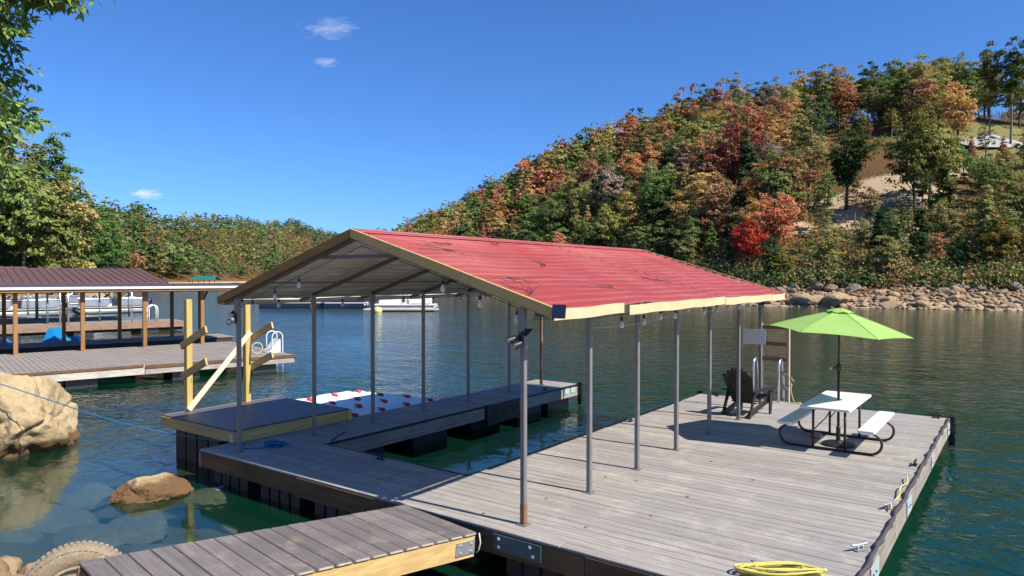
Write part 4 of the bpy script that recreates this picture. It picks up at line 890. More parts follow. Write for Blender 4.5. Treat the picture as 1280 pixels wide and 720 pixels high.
mb = MB(); mb.tube([W(-140,12.9,2.1), W(-60,12.7,1.72), W(0,12.55,1.43), W(75,12.4,1.10)] + sag(W(75,12.4,1.10), (-10.85, 6.62, DECK+0.02), 0.10, 14)[1:], 0.009, 6)
tag(mb.build('mooring_rope', 'rope_blue', None, True), 'blue mooring rope stretched over the boulder to the dock corner', 'rope')
mb = MB(); mb.tube([(-9.9,8.3,DECK+.012),(-9.75,8.0,DECK+.012),(-9.6,7.8,DECK+.012),(-9.52,7.7,DECK+.03),(-9.48,7.68,0.4)], 0.01, 6); tag(mb.build('slip_line','wire_black',None,True), 'short dark line from a post to the slip corner', 'rope')
lf = MB(); lf.add([(-0.03,0,0.002),(0,-0.018,0.012),(0.035,0.004,0.006),(0.004,0.022,0.014)], [(0,1,2),(0,2,3)]); lfm = lf.mesh('fallen_leaf', 'dry_leaf')
for k in range(26):
    x, y = random.uniform(-6, -1.5), random.uniform(6.4, 15.5)
    if k > 17: x, y = random.uniform(-10.6, -6.5), random.uniform(6.3, 7.4)
    if k == 3: x, y = -3.95, 6.75
    tag(put('fallen_leaf', lfm, (x, y, DECK+0.004), None, (0, 0, random.uniform(0, 6))), 'small dry brown leaf lying on the dock boards', 'leaf', 'fallen leaves on the dock')
mb = MB(); mb.lathe([(0.0,0.0),(0.09,0.005),(0.11,0.04),(0.08,0.08),(0.0,0.09)], (-2.95, 12.95, DECK+0.002), 12); tag(mb.build('flat_stone','sunk_rock',None,True), 'brown stone on the deck under the picnic table', 'stone')

# ------------------------------------------------------------------ boulders
import bmesh
def rock_mesh(name, mat, seed, scale=(1,1,1), sub=4, rough=0.28, facet=0.22, flat=0.0, crack=0.0):
    bm = bmesh.new(); bmesh.ops.create_icosphere(bm, subdivisions=sub, radius=1.0); rr_ = random.Random(seed); off = Vector((seed*3.1, seed*1.7, seed*0.9))
    planes = [(Vector((rr_.gauss(0,1), rr_.gauss(0,1), rr_.gauss(0,1))).normalized(), rr_.uniform(0.62, 0.92)) for _ in range(13)]
    for v in bm.verts:
        p = v.co.copy()
        for nrm, dist in planes:          # cleaved flat faces
            e = p.dot(nrm)-dist
            if e > 0: p -= nrm*e*0.92
        h = mnoise.fractal(p*1.3+off, 1.0, 2.0, 5)*rough + abs(mnoise.noise(p*2.7+off))*-facet*0.5 + mnoise.noise(p*7+off)*0.035
        if crack:
            dd_ = mnoise.voronoi(p*crack+off)[0]; e = dd_[1]-dd_[0]
            if e < 0.07: h -= (0.07-e)*1.3
        p += v.co.normalized()*h*0.6
        v.co = Vector((p.x*scale[0], p.y*scale[1], p.z*scale[2]))
    me = bpy.data.meshes.new(name); bm.to_mesh(me); bm.free(); me.materials.append(MATS[mat])
    me.polygons.foreach_set('use_smooth', [True]*len(me.polygons)); me.set_sharp_from_angle(angle=R(32)); return me
def rock(name, mat, seed, loc, scale, label, sub=4, rz=0, group=None, **k): return tag(put(name, rock_mesh(name, mat, seed, scale, sub, **k), loc, None, (0,0,rz)), label, 'rock', group)
rock('boulder', 'sandstone', 3, (-16.0, 5.2, 0.46), (1.15, 1.25, 1.10), 'large tan sandstone boulder standing in the shallows under the blue rope', 6, 0.4, crack=0.8)
rock('boulder', 'sandstone', 14, (-10.80, 5.28, 0.0), (0.40, 0.62, 0.32), 'low tan and brown rock breaking the water by the dock corner', 5, R(-12), crack=1.4)
rock('boulder', 'sunk_rock', 21, (-10.45, 6.1, -0.16), (0.45, 0.5, 0.2), 'rounded brown rock just under the water by the dock corner', 4)
for k, (x, y, s) in enumerate(((-11.9,4.2,(1.0,.55,.22)),(-10.45,4.25,(.55,.42,.2)),(-10.3,4.9,(.6,.5,.22)),(-8.75,4.55,(.85,.48,.22)),(-12.6,5.0,(.6,.5,.2)),(-11.0,3.6,(.5,.4,.2)),(-9.6,3.7,(.45,.4,.2)),(-13.5,4.2,(.6,.4,.25)))):
    rock('sunken_stone', 'sunk_rock', 30+k, (x, y, -0.30), s, 'smooth flat stone lying under the shallow water', 4, random.uniform(-.5,.5), 'sunken stones in the shallows', rough=0.15, facet=0.1)
for k, (x, y, z, s) in enumerate(((-8.55,2.45,.22,(.36,.25,.22)),(-9.05,2.75,.12,(.3,.28,.2)),(-8.0,3.05,.12,(.5,.4,.24)),(-7.45,3.35,.08,(.5,.36,.26)),(-8.3,2.85,.2,(.25,.3,.18)),(-9.4,2.4,.25,(.4,.3,.22)),(-8.8,2.2,.35,(.4,.3,.25)),(-8.0,2.6,.2,(.3,.25,.2)),(-7.7,2.2,.3,(.35,.3,.22)),(-9.9,2.6,.1,(.4,.3,.2)))):
    rock('bank_rock', 'shore_rock', 50+k, (x, y, z), s, 'broken tan rock on the bank around the old wheel', 4, random.uniform(0,3), 'bank rocks by the old wheel')

# ------------------------------------------------------------------ trees
def ground_hit(px, py, d0=30, d1=900, z_add=0.0):
    """first ground point met by the sight line of a photo pixel"""
    ds = np.concatenate([np.arange(d0, 260, 0.5), np.arange(260, d1, 3)])
    l = (px-640)/FPX*ds; X = FW[0]*ds+RT[0]*l; Y = FW[1]*ds+RT[1]*l
    z = CZ + (347-py)/FPX*ds; g = ground_z(X, Y)+z_add
    i = np.argmax(g >= z)
    return (X[i], Y[i], float(g[i]), ds[i]) if (g >= z).any() else None
COLS = {  # base colours of leaves in autumn
 'green': (0.090, 0.130, 0.032), 'dark green': (0.046, 0.078, 0.026), 'olive green': (0.165, 0.160, 0.045), 'yellow green': (0.24, 0.215, 0.050),
 'golden yellow': (0.30, 0.205, 0.055), 'orange': (0.31, 0.145, 0.050), 'rust brown': (0.26, 0.125, 0.058), 'dull red': (0.29, 0.095, 0.058), 'grey brown': (0.19, 0.14, 0.095), 'bright red': (0.46, 0.065, 0.040)}
def crown_arrays(seed, rx, h0, h1, ncl, per, ls, shape='round', crad=(0.17, 0.31)):
    g = np.random.default_rng(seed); C = []
    hc = (h0+h1)/2; hz = (h1-h0)/2
    for _ in range(ncl):
        v = g.normal(size=3); v /= np.linalg.norm(v); rad = g.uniform(0.30, 1.0)**0.8
        c = v*rad*(1+0.22*math.sin(3*math.atan2(v[1], v[0])+seed))
        wd = 1.0
        if shape == 'cone': wd = max(0.15, 0.95-0.62*(c[2]+1)/1.0*0.8)
        elif shape == 'vase': wd = 0.7+0.35*c[2]
        C.append((c[0]*rx*wd, c[1]*rx*wd, hc+c[2]*hz))
    C = np.array(C); P = []; N = []
    def c_out(c, hc): o = np.array([c[0], c[1], c[2]-hc]); return 0.5*o/(np.linalg.norm(o)+1e-6)
    for c in C:
        r = rx*g.uniform(*crad); k = int(per*g.uniform(0.5, 1.5))
        v = g.normal(size=(k, 3)); v /= np.linalg.norm(v, axis=1)[:,None]; v[:,2] = np.where(v[:,2] < -0.3, -v[:,2]*0.8, v[:,2])
        rr_ = g.uniform(0.45, 1.08, size=(k,1))
        P.append(c + v*rr_*np.array([r, r, r*0.72])); N.append(v*0.9 + c_out(c, hc) + g.normal(size=(k,3))*0.5 + np.array([0,0,0.45]))
    P = np.concatenate(P); N = np.concatenate(N); N /= np.linalg.norm(N, axis=1)[:,None]
    A = np.cross(N, g.normal(size=N.shape)); A /= np.linalg.norm(A, axis=1)[:,None]; B = np.cross(N, A)
    s = ls*g.uniform(0.55, 1.35, size=(len(P),1)); e = g.uniform(0.45, 0.8, size=(len(P),1))
    V = np.stack([P-A*s*0.9, P-B*s*e+N*s*0.12, P+A*s, P+B*s*e+N*s*0.12], 1).reshape(-1, 3)
    F = np.arange(len(V)).reshape(-1, 4)
    return V, F, C
def np_mesh(name, V, F, mats):
    me = bpy.data.meshes.new(name); me.vertices.add(len(V)); me.vertices.foreach_set('co', np.ascontiguousarray(V, np.float32).ravel())
    k = F.shape[1]; me.loops.add(F.size); me.loops.foreach_set('vertex_index', F.ravel().astype(np.int32)); me.polygons.add(len(F))
    me.polygons.foreach_set('loop_start', np.arange(0, F.size, k, dtype=np.int32))
    try: me.polygons.foreach_set('loop_total', np.full(len(F), k, np.int32))
    except Exception: pass
    for m_ in mats: me.materials.append(MATS[m_])
    me.update(calc_edges=True); return me
def trunk_mesh(seed, C, h1, r, mat, nl=9):
    g = random.Random(seed); mb = MB(); lean = (g.uniform(-.5,.5), g.uniform(-.5,.5))
    ax = lambda t: Vector((lean[0]*t*t+0.12*math.sin(t*7+seed), lean[1]*t*t+0.12*math.cos(t*6+seed), h1*0.9*t))
    mb.tube([ax(t)-Vector((0,0,0.6 if t == 0 else 0)) for t in (0, .1, .25, .45, .65, .85, 1)], [r*1.25, r, r*.85, r*.66, r*.45, r*.24, r*.06], 7)
    idx = list(range(len(C))); g.shuffle(idx)
    for i in idx[:nl]:
        c = Vector(C[i]); t = max(0.2, min(0.85, (c.z/h1)*0.72-0.05)); a = ax(t); mid = a.lerp(c, 0.5)+Vector((0,0,0.3)); rr_ = r*(0.5-0.4*t)
        mb.tube([a, mid, a.lerp(c, 0.97)], [rr_, rr_*0.6, rr_*0.15], 5)
    return mb.mesh('trunk', mat, smooth=True)
PROTO = []
for k, (rx, h0, h1, ncl, per, ls, shp, bk) in enumerate(((4.3,3.8,15.5,100,52,.25,'round','bark'), (3.7,3.6,16.5,92,52,.24,'round','bark'), (5.0,3.2,14,110,52,.25,'vase','bark'), (3.1,4.0,17,80,50,.23,'round','bark_pale'),
        (4.5,3.0,14.5,90,48,.25,'round','bark'), (3.3,2.0,15,90,52,.23,'cone','bark'), (3.9,6.5,17.5,70,46,.24,'vase','bark_pale'), (4.7,3.6,16,112,52,.25,'round','bark'), (2.8,5.0,16.5,52,36,.20,'round','bark_pale'), (4.2,0.9,13.5,110,50,.25,'round','bark'), (3.4,0.7,14,96,50,.23,'cone','bark'))):
    V, F, C = crown_arrays(100+k, rx, h0, h1, ncl, per, ls, shp)
    PROTO.append((np_mesh('crown', V, F, ['leaves']), trunk_mesh(k, C, h1, 0.24 if k != 2 else 0.3, bk), rx, h1, 'slim' if rx < 3.7 else 'broad'))
def tree(name, label, cat, x, y, z, proto, s, color, group=None, sz=None):
    cr, tr, rx, h1, shp = PROTO[proto]
    t = thing(name, label, cat, (x, y, z), group); t.rotation_euler = (0, 0, random.uniform(0, 6.28)); sz = sz or s; t.scale = (s, s, sz)
    for nm, me in (('trunk', tr), ('crown', cr)):
        o = bpy.data.objects.new(nm, me); col.objects.link(o); o.parent = t
        if nm == 'crown': o.color = (*color, 1)
    return t
def jit_col(nm):
    c = COLS[nm]; v = random.uniform(0.75, 1.2); m_ = sum(c)/3; return tuple(min(1, (a*0.86+m_*0.14)*1.75*v*random.uniform(0.9, 1.1)) for a in c)
def pick(wts): return random.choices(list(wts), list(wts.values()))[0]
RIGHT_TOP = {'green': 4, 'dark green': 3, 'olive green': 5, 'yellow green': 1.6, 'golden yellow': 0.9, 'orange': 1.0, 'rust brown': 2.0, 'dull red': 0.8, 'grey brown': 0.8}
RIGHT_MID = {'green': 3.6, 'dark green': 1.8, 'olive green': 4.8, 'yellow green': 1.5, 'golden yellow': 1.9, 'orange': 2.2, 'rust brown': 3.6, 'dull red': 1.1, 'grey brown': 1.0}
RIGHT_LOW = {'green': 3, 'dark green': 3.6, 'olive green': 3, 'golden yellow': 0.9, 'orange': 1.2, 'rust brown': 1.6}
LEFT = {'green': 5, 'dark green': 2.5, 'olive green': 3.4, 'golden yellow': 0.5, 'yellow green': 0.9}
FAR = {'green': 5, 'dark green': 4.5, 'olive green': 5, 'golden yellow': 1.0, 'yellow green': 1.6, 'orange': 0.6, 'rust brown': 0.9, 'dull red': 0.2, 'grey brown': 0.6}
cands = []
def px_of(x, y):
    d = x*FW[0]+y*FW[1]; return 640+FPX*(x*RT[0]+y*RT[1])/d, d
def py_of(x, y, z): return 347-(z-CZ)*FPX/(x*FW[0]+y*FW[1])
STEP = 5.8
for i in range(-4, 60):
    for j in range(-60, 80):
        d = 60+i*STEP*0.95; l = j*STEP + (i % 2)*STEP/2
        d += random.uniform(-1.9, 1.9); l += random.uniform(-1.9, 1.9)
        px = 640+FPX*l/d
        if not (432 < px < 1420): continue
        S, Q = tab(px, R_SH), tab(px, R_RI); s = (d-S)/(Q-S)
        if s < 0.055 or s > 1.18: continue
        x = FW[0]*d+RT[0]*l; y = FW[1]*d+RT[1]*l; z = gz(x, y); yy = py_of(x, y, z)
        if 1030 < px < 1150 and 185 < yy < 292: 
            if random.random() < 0.6: continue
        if 1175 < px and 148 < yy < 205:
            if random.random() < 0.93: continue
        cands.append((d, px, x, y, z, s, yy))
# keep the trees that show largest as things of their own, the rest is woodland mass
def shown(c):
    d, px, x, y, z, s, yy = c
    return (1.0 if px < 1295 else 0.1) * ((1.35 if s < 0.35 else 1.0) if s < 0.98 else 0.75) / d
cands.sort(key=shown, reverse=True)
NR = 275
def zone(s, px):
    land = 'at the open-lake end' if px < 600 else ('between lake end and scarlet tree' if px < 860 else ('near the scarlet tree' if px < 1010 else ('around the bare earth slope' if px < 1165 else 'by the gravel mound')))
    return ('low on the far shore ' if s < 0.3 else ('on the hill crest ' if s > 0.85 else 'midway up the hillside ')) + land
def size_word(z): return 'small' if z < 0.66 else ('tall' if z > 0.92 else 'mid-sized')
stuff_trees = []
for k, (d, px, x, y, z, s, yy) in enumerate(cands):
    cn = pick(RIGHT_LOW if s < 0.3 else (RIGHT_TOP if s > 0.8 or px > 1150 else RIGHT_MID))
    pr = random.choice((0,1,2,3,4,7,0,1,7,6)); sc_ = random.uniform(0.60, 1.04)*(0.8 if s < 0.2 else 1.0)*(1.08 if px > 850 else (0.95 if px > 650 else 0.8))
    if s < 0.34: pr = random.choice((9, 10, 9, 4, 2))
    if s < 0.13: pr = random.choice((9, 10, 9)); sc_ = random.uniform(0.32, 0.55); cn = pick({'dark green': 4, 'green': 3, 'olive green': 2, 'rust brown': 0.5})
    if 1020 < px < 1160 and 170 < yy < 345: pr = random.choice((8, 8, 3, 6)); sc_ = random.uniform(0.35, 0.62)
    if px > 1165 and 200 < yy < 300: sc_ = random.uniform(0.35, 0.6); pr = random.choice((9, 10, 4, 8))
    if k < NR:
        tree('hillside_tree', f'{size_word(sc_)} {PROTO[pr][4]} {cn} tree {zone(s, px)}', 'tree', x, y, z-0.3, pr, sc_, jit_col(cn), f'{cn} trees on the right hillside', sc_*random.uniform(0.78, 1.08))
    else: stuff_trees.append((x, y, z-0.3, sc_*random.uniform(0.9, 1.1), jit_col(cn)))
# the trees one recognises
def special(px, py_base, name, label, proto, s, cn, sz=None, mul=1.0):
    h = ground_hit(px, py_base)
    return tree(name, label, 'tree', h[0], h[1], h[2]-0.3, proto, s, tuple(v*mul for v in COLS[cn]), None, sz)
special(934, 345, 'maple_tree', 'bright scarlet tree low on the bank above the rocky shore', 4, 0.50, 'bright red', 0.58)
special(978, 352, 'shore_bush', 'rounded yellow green bush at the edge of the rocky shore beside the scarlet tree', 4, 0.40, 'yellow green', 0.30)
special(1058, 262, 'spreading_oak', 'spreading dark oak with open crown over the bare earth slope', 2, 0.95, 'dark green', 1.0, 1.2)
special(1142, 268, 'slender_tree', 'tall olive green tree standing before the bare earth slope', 7, 0.85, 'olive green', 1.1)
special(1178, 300, 'cedar_tree', 'dense bright green cedar below the gravel mound', 5, 0.92, 'green', 0.75, 0.9)
special(938, 258, 'bare_tree', 'thin pinkish half-bare tree with pale trunk on the hillside', 8, 1.2, 'dull red', 1.25, 1.25)
special(1236, 178, 'clearing_tree', 'tall slim tree with bare pale trunk at the grassy clearing', 6, 0.8, 'olive green', 1.25)
special(1262, 182, 'clearing_tree', 'tall green tree with a high crown behind the gravel mound', 6, 0.95, 'green', 1.3)
special(1100, 345, 'cedar_tree', 'small dark cedar at the foot of the slope behind the umbrella', 5, 0.6, 'dark green', 0.6)
special(1150, 345, 'cedar_tree', 'dark bushy cedar by the shore rocks under the bare earth slope', 5, 0.65, 'dark green', 0.6, 1.3)
special(1245, 345, 'leafy_shrub', 'golden leafy shrub above the shore rocks', 4, 0.55, 'golden yellow', 0.5, 0.7)
# gravel mound on the clearing
gh = ground_hit(1236, 178)
mb = MB(); n = 40; rings = 9; vs = []
for i in range(rings):
    q = i/(rings-1)
    for k in range(n):
        a = 2*math.pi*k/n; r = (1-q)*(1+0.22*mnoise.noise(Vector((math.cos(a)*1.5, math.sin(a)*1.5, 3)))); hh = 1.7*q*(1+0.25*mnoise.noise(Vector((math.cos(a)*2, math.sin(a)*2, q*3))))
        v = Vector((RT[0], RT[1], 0))*(math.cos(a)*r*7.0) + Vector((FW[0], FW[1], 0))*(math.sin(a)*r*3.2)
        vs.append((gh[0]+v.x, gh[1]+v.y, gz(gh[0]+v.x, gh[1]+v.y)-0.2+hh + 0.3*mnoise.noise(Vector((v.x*.7, v.y*.7, 1)))*(0.3+q)))
mb.add(vs, [(i*n+k, i*n+(k+1)%n, (i+1)*n+(k+1)%n, (i+1)*n+k) for i in range(rings-1) for k in range(n)] + [tuple((rings-1)*n+k for k in range(n))])
tag(mb.build('gravel_mound', 'gravel_white', None, True), 'long pale grey gravel mound on the grassy hillside clearing', 'gravel mound')

# left bank wood: near trees stand alone
kL = 0
for d in np.arange(80, 150, 6.2):
    for l in np.arange(-150, -20, 5.6):
        dd = d+random.uniform(-2, 2); ll = l+random.uniform(-2, 2); px = 640+FPX*ll/dd
        if not (-70 < px < 140): continue
        S = tab(px, L_SH)
        if dd < S+4 or dd > 140: continue
        x = FW[0]*dd+RT[0]*ll; y = FW[1]*dd+RT[1]*ll; z = gz(x, y)
        if z < -0.5: continue
        cn = pick(LEFT); pr = random.choice((0,1,9,4,7,9,10) if dd > S+16 else (9,9,10,4)); s = random.uniform(0.8, 1.15)*(0.72 if px > 85 else 1.0); kL += 1
        tree('bank_tree', f'{size_word(s)} {PROTO[pr][4]} {cn} tree in the wood behind the docks, '+('at the water edge' if dd < S+16 else 'deeper in'), 'tree', x, y, z-0.3, pr, s, (lambda c: (c[0]*0.74, c[1]*0.9, c[2]*0.9))(jit_col(cn)), f'{cn} trees in the left bank wood', s*random.uniform(0.95, 1.25))
# far hill: woodland mass
far = []
for d in np.concatenate([np.arange(205, 420, 6.5), np.arange(420, 640, 8.5), np.arange(640, 1080, 10.5)]):
    st = 6.0 if d < 420 else (6.8 if d < 640 else 8.5)
    for l in np.arange(-d*0.82, -d*0.13, st):
        dd = d+random.uniform(-3, 3); ll = l+random.uniform(-2.5, 2.5); px = 640+FPX*ll/dd
        if not (-60 < px < 520): continue
        S, Q = tab(px, F_SH), tab(px, F_RI); s = (dd-S)/(Q-S)
        if s < 0.03 or s > 1.12: continue
        x = FW[0]*dd+RT[0]*ll; y = FW[1]*dd+RT[1]*ll; z = gz(x, y)
        cn = pick(FAR); sf = (0.55+0.75*random.random()**1.6)*(1.0+0.25*math.sin(ll*0.045)*math.cos(dd*0.03))*(1.0 if dd < 360 else (0.86 if dd < 480 else 0.80)); c = jit_col(cn); far.append((x, y, z-0.4, sf, (c[0]*0.74, c[1]*0.88, c[2]*0.9), dd))
def forest(name, label, trees, full, seed):
    g = np.random.default_rng(seed)
    lib = {}
    for (q, ncl, per, ls) in full:
        lib[q] = [crown_arrays(300+10*q+k, (4.6,4.0,5.0,3.6)[k], (3.0,2.6,2.4,2.8)[k], (14,15,13,14.5)[k], ncl, per, ls, ('round','round','vase','round')[k])[0] for k in range(4)]
    VV = []; CC = []
    for t in trees:
        q = t[6] if len(t) > 6 else (0 if len(t) < 6 or t[5] < 420 else 1)
        V = lib[q][g.integers(4)]; a = g.uniform(0, 6.28); c, s = math.cos(a), math.sin(a); sx = t[3]*g.uniform(0.9, 1.1)
        V2 = np.stack([(V[:,0]*c-V[:,1]*s)*sx+t[0], (V[:,0]*s+V[:,1]*c)*sx+t[1], V[:,2]*t[3]+t[2]], 1); VV.append(V2); CC.append(np.repeat(np.array([[*t[4], 1.0]]), len(V)//4, 0))
    V = np.concatenate(VV); C = np.concatenate(CC); F = np.arange(len(V)).reshape(-1, 4)
    me = np_mesh(name, V, F, ['leaves_stuff']); at_ = me.attributes.new('Col', 'FLOAT_COLOR', 'FACE'); at_.data.foreach_set('color', C.astype(np.float32).ravel())
    return tag(put(name, me, (0,0,0)), label, kind='stuff')
forest('far_woodland', 'autumn woodland covering the far hill beyond the docks', far, ((0, 34, 14, 0.50), (1, 17, 7, 0.88)), 5)
forest('hill_woodland', 'thick autumn woodland filling the right hillside', stuff_trees, ((0, 60, 18, 0.44),), 6)
# undergrowth: brush, saplings and leaf litter between the trees
UG = []; UC = []; g = np.random.default_rng(21)
for k in range(5200):
    px = g.uniform(440, 1380); S, Q = tab(px, R_SH), tab(px, R_RI); s = 0.05+0.95*g.random()**(1.3 if k < 2800 else 4.0); d = S+(Q-S)*s; l = (px-640)/FPX*d
    x = FW[0]*d+RT[0]*l; y = FW[1]*d+RT[1]*l; z = gz(x, y); yy = py_of(x, y, z)
    if 1030 < px < 1150 and 185 < yy < 285 and g.random() < 0.8: continue
    if 1170 < px and 150 < yy < 200 and g.random() < 0.75: continue
    n = 42; r = g.uniform(0.7, 1.9)*(1.35 if k >= 2800 else 1.0); v = g.normal(size=(n,3)); v /= np.linalg.norm(v, axis=1)[:,None]; v[:,2] = abs(v[:,2]); P = np.array([x, y, z-0.1])+v*r*g.uniform(0.4,1,size=(n,1))*np.array([1,1,g.uniform(0.6,1.6)])
    N = v+g.normal(size=v.shape)*0.6; N /= np.linalg.norm(N, axis=1)[:,None]; A = np.cross(N, g.normal(size=N.shape)); A /= np.linalg.norm(A, axis=1)[:,None]; B = np.cross(N, A); q = g.uniform(0.10, 0.25, size=(n,1))
    UG.append(np.stack([P-A*q, P-B*q*0.7, P+A*q, P+B*q*0.7], 1).reshape(-1,3)); cn = pick({'green': 2.6, 'dark green': 3.4, 'olive green': 2.4, 'rust brown': 1.8, 'orange': 0.4, 'dull red': 0.2, 'golden yellow': 0.4}); UC.append(np.repeat(np.array([[*jit_col(cn), 1.0]]), n, 0))
V = np.concatenate(UG); me = np_mesh('undergrowth', V, np.arange(len(V)).reshape(-1,4), ['leaves_stuff']); at_ = me.attributes.new('Col', 'FLOAT_COLOR', 'FACE'); at_.data.foreach_set('color', np.concatenate(UC).astype(np.float32).ravel())
tag(put('undergrowth', me, (0,0,0)), 'brush and saplings under the hillside trees', kind='stuff')

# near tree on the left bank whose boughs hang into the picture
NT = (-19.0, 1.6, gz(-19.0, 1.6)-0.2)
nt = thing('overhanging_tree', 'leafy green tree on the near bank with boughs hanging into the sky', 'tree', NT)
bough = [(W(62, 13.0, 8.75), 0.95, 0.28), (W(18, 12.6, 8.95), 0.9, 0.42), (W(-40, 12.4, 8.3), 1.1, 0.8), (W(-8, 13.2, 8.1), 0.40, 0.35), (W(5, 13.4, 6.55), 0.55, 0.45), (W(-22, 13.2, 6.1), 0.7, 0.8), (W(-60, 13, 7.2), 1.2, 1.1), (W(-130, 12.5, 7.0), 1.6, 1.5), (W(-150, 12.5, 9.5), 1.8, 1.5), (W(-250, 13, 8.0), 2.0, 1.8), (W(-300, 13, 11), 2.2, 1.8), (W(-420, 13, 9.0), 2.2, 1.8), (W(-380, 14, 12), 2.2, 1.6), (W(-20,14.2,5.3),.35,.35)]
mb = MB(); base = Vector(NT); axp = [base, base+Vector((0.1,0.1,2.5)), base+Vector((0.3,0.2,5)), base+Vector((0.3,0.5,8)), base+Vector((0.2,0.6,11.5))]
mb.tube(axp, [0.36,0.29,0.25,0.18,0.06], 10)
for c, r, hz in bough:
    a = axp[2].lerp(axp[3], random.uniform(0, 0.8)); mid = a.lerp(c, 0.55)+Vector((0,0,0.5)); mb.tube([a, a.lerp(mid,0.5)+Vector((0,0,0.15)), mid, c], [0.09,0.065,0.045,0.012], 6)
mb.build('trunk', 'bark', nt, True)
g = np.random.default_rng(4); VV = []
for c, r, hz in bough:
    nsp = int(48*r*r/0.5)+24
    for _ in range(nsp):          # a spray: leaves drooping along a twig
        v = g.normal(size=3); v /= np.linalg.norm(v); p = np.array(c)+v*np.array([r, r, hz])*g.uniform(0.2, 1.0); dr = g.normal(size=3)*np.array([1,1,0.5])+np.array([0,0,-0.35]); dr /= np.linalg.norm(dr)
        m_ = 9; tpos = np.linspace(0, 0.42, m_)[:,None]; P = p+dr*tpos+g.normal(size=(m_,3))*0.03; A = dr*0.5+g.normal(size=(m_,3))*0.6+np.array([0,0,-0.4]); A /= np.linalg.norm(A, axis=1)[:,None]; N = g.normal(size=(m_,3))+np.array([0,0,1.0]); B = np.cross(N, A); B /= np.linalg.norm(B, axis=1)[:,None]; q = g.uniform(0.07, 0.125, size=(m_,1))
        VV.append(np.stack([P, P+A*q-B*q*0.42, P+A*q*2.1, P+A*q+B*q*0.42], 1).reshape(-1,3))
V = np.concatenate(VV)-np.array(NT); o = put('crown', np_mesh('crown', V, np.arange(len(V)).reshape(-1,4), ['leaves']), NT, nt); o.color = (0.24, 0.34, 0.10, 1)

# ------------------------------------------------------------------ rocky shore across the water
ROCKS = [rock_mesh('shore_rock', ('shore_rock','grey_rock')[k % 2], 70+k, (1, random.uniform(.6,1.1), random.uniform(.45,.8)), 3, rough=0.07, facet=0.05) for k in range(8)]
for me_ in ROCKS: me_.polygons.foreach_set('use_smooth', [False]*len(me_.polygons))
g = random.Random(5); nrk = 0
zl = ['low on the far rocky shore', 'in the upper band of the far rocky shore']
for k in range(200):
    px = g.uniform(940, 1310); S = tab(px, R_SH); q = g.random()**0.8; d = S+0.3+q*6.5; l = (px-640)/FPX*d; x = FW[0]*d+RT[0]*l; y = FW[1]*d+RT[1]*l
    s = 0.2+0.85*g.random()**2.4; ki = g.choice((0,2,4,6,0,2,1)) if q < 0.55 else g.choice((1,3,5,7,2))
    tag(put('shore_rock', ROCKS[ki], (x, y, gz(x, y)+0.15*s), None, (g.uniform(-.3,.3), g.uniform(-.3,.3), g.uniform(0,6))), ('small ' if s < 0.35 else ('large ' if s > 0.7 else 'medium '))+('tan ' if ki % 2 == 0 else 'grey ')+'broken rock '+zl[q > 0.5], 'rock', 'rocks along the far shore').scale = (s, s, s)
for px, dq, s, lab in ((1045, 1.2, 1.6, 'big tan boulder on the far shore behind the umbrella top'), (1005, 1.0, 1.5, 'big tan boulder on the far shore near the shelter roof end'), (1022, 1.2, 1.1, 'rounded tan boulder between two bigger ones on the far shore')):
    S = tab(px, R_SH); d = S+dq; l = (px-640)/FPX*d; x = FW[0]*d+RT[0]*l; y = FW[1]*d+RT[1]*l; tag(put('shore_boulder', ROCKS[0], (x, y, gz(x,y)+0.2), None, (0,0,px)), lab, 'rock').scale = (s*1.3, s, s)
RV = []; RF = []; base = rock_mesh('rubble', 'shore_rock', 99, (1,.9,.7), 1); bv = np.array([tuple(v.co) for v in base.vertices]); bf = np.array([list(p.vertices) for p in base.polygons]); gg = np.random.default_rng(8)
for k in range(2600):
    px = gg.uniform(560, 1420); S = tab(px, R_SH); d = S-0.5+gg.random()*8.0*(1 if px > 900 else 0.7); l = (px-640)/FPX*d; x = FW[0]*d+RT[0]*l; y = FW[1]*d+RT[1]*l; s = gg.uniform(0.12, 0.42); a = gg.uniform(0,6.28); c, sn = math.cos(a), math.sin(a)
    v = bv*s*gg.uniform(0.7,1.3,size=3); RV.append(np.stack([v[:,0]*c-v[:,1]*sn+x, v[:,0]*sn+v[:,1]*c+y, v[:,2]+gz(x,y)+0.05], 1)); RF.append(bf+k*len(bv))
tag(put('shore_rubble', np_mesh('shore_rubble', np.concatenate(RV), np.concatenate(RF), ['shore_rock']), (0,0,0)), 'loose rubble along the far shore', kind='stuff')

# ------------------------------------------------------------------ neighbouring dock
E0 = Vector((-21.5, 15.67, 0)); nu_ = Vector((-2, -8.4, 0)).normalized(); nv = Vector((-8.4, 2, 0)).normalized()
def N(u, v, z): p = E0+nu_*u+nv*v; return Vector((p.x, p.y, z))
nd = thing('neighbour_dock', 'long grey plank dock with timber posts and a low brown roof behind the boulder', 'dock', N(7, 5, 0))
def nbox(u0, u1, v0, v1, z0, z1, name, mat, parent=nd):
    mb = MB(); mb.prism([N(u0,v0,z0), N(u1,v0,z0), N(u1,v1,z0), N(u0,v1,z0)], (0,0,z1-z0)); return mb.build(name, mat, parent)
mb = MB(); nbd = 130; ULEN = 20.0
for i in range(nbd):
    u0 = ULEN*i/nbd; u1 = ULEN*(i+1)/nbd-0.012; dz = random.uniform(-.002,.002); mb.prism([N(u0,0.0,DECK-0.03+dz), N(u1,0.0,DECK-0.03+dz), N(u1,6.9,DECK-0.03+dz), N(u0,6.9,DECK-0.03+dz)], (0,0,0.03))
tag(mb.build('decking', 'ndeck_board', nd), kind='stuff')
mb = MB()
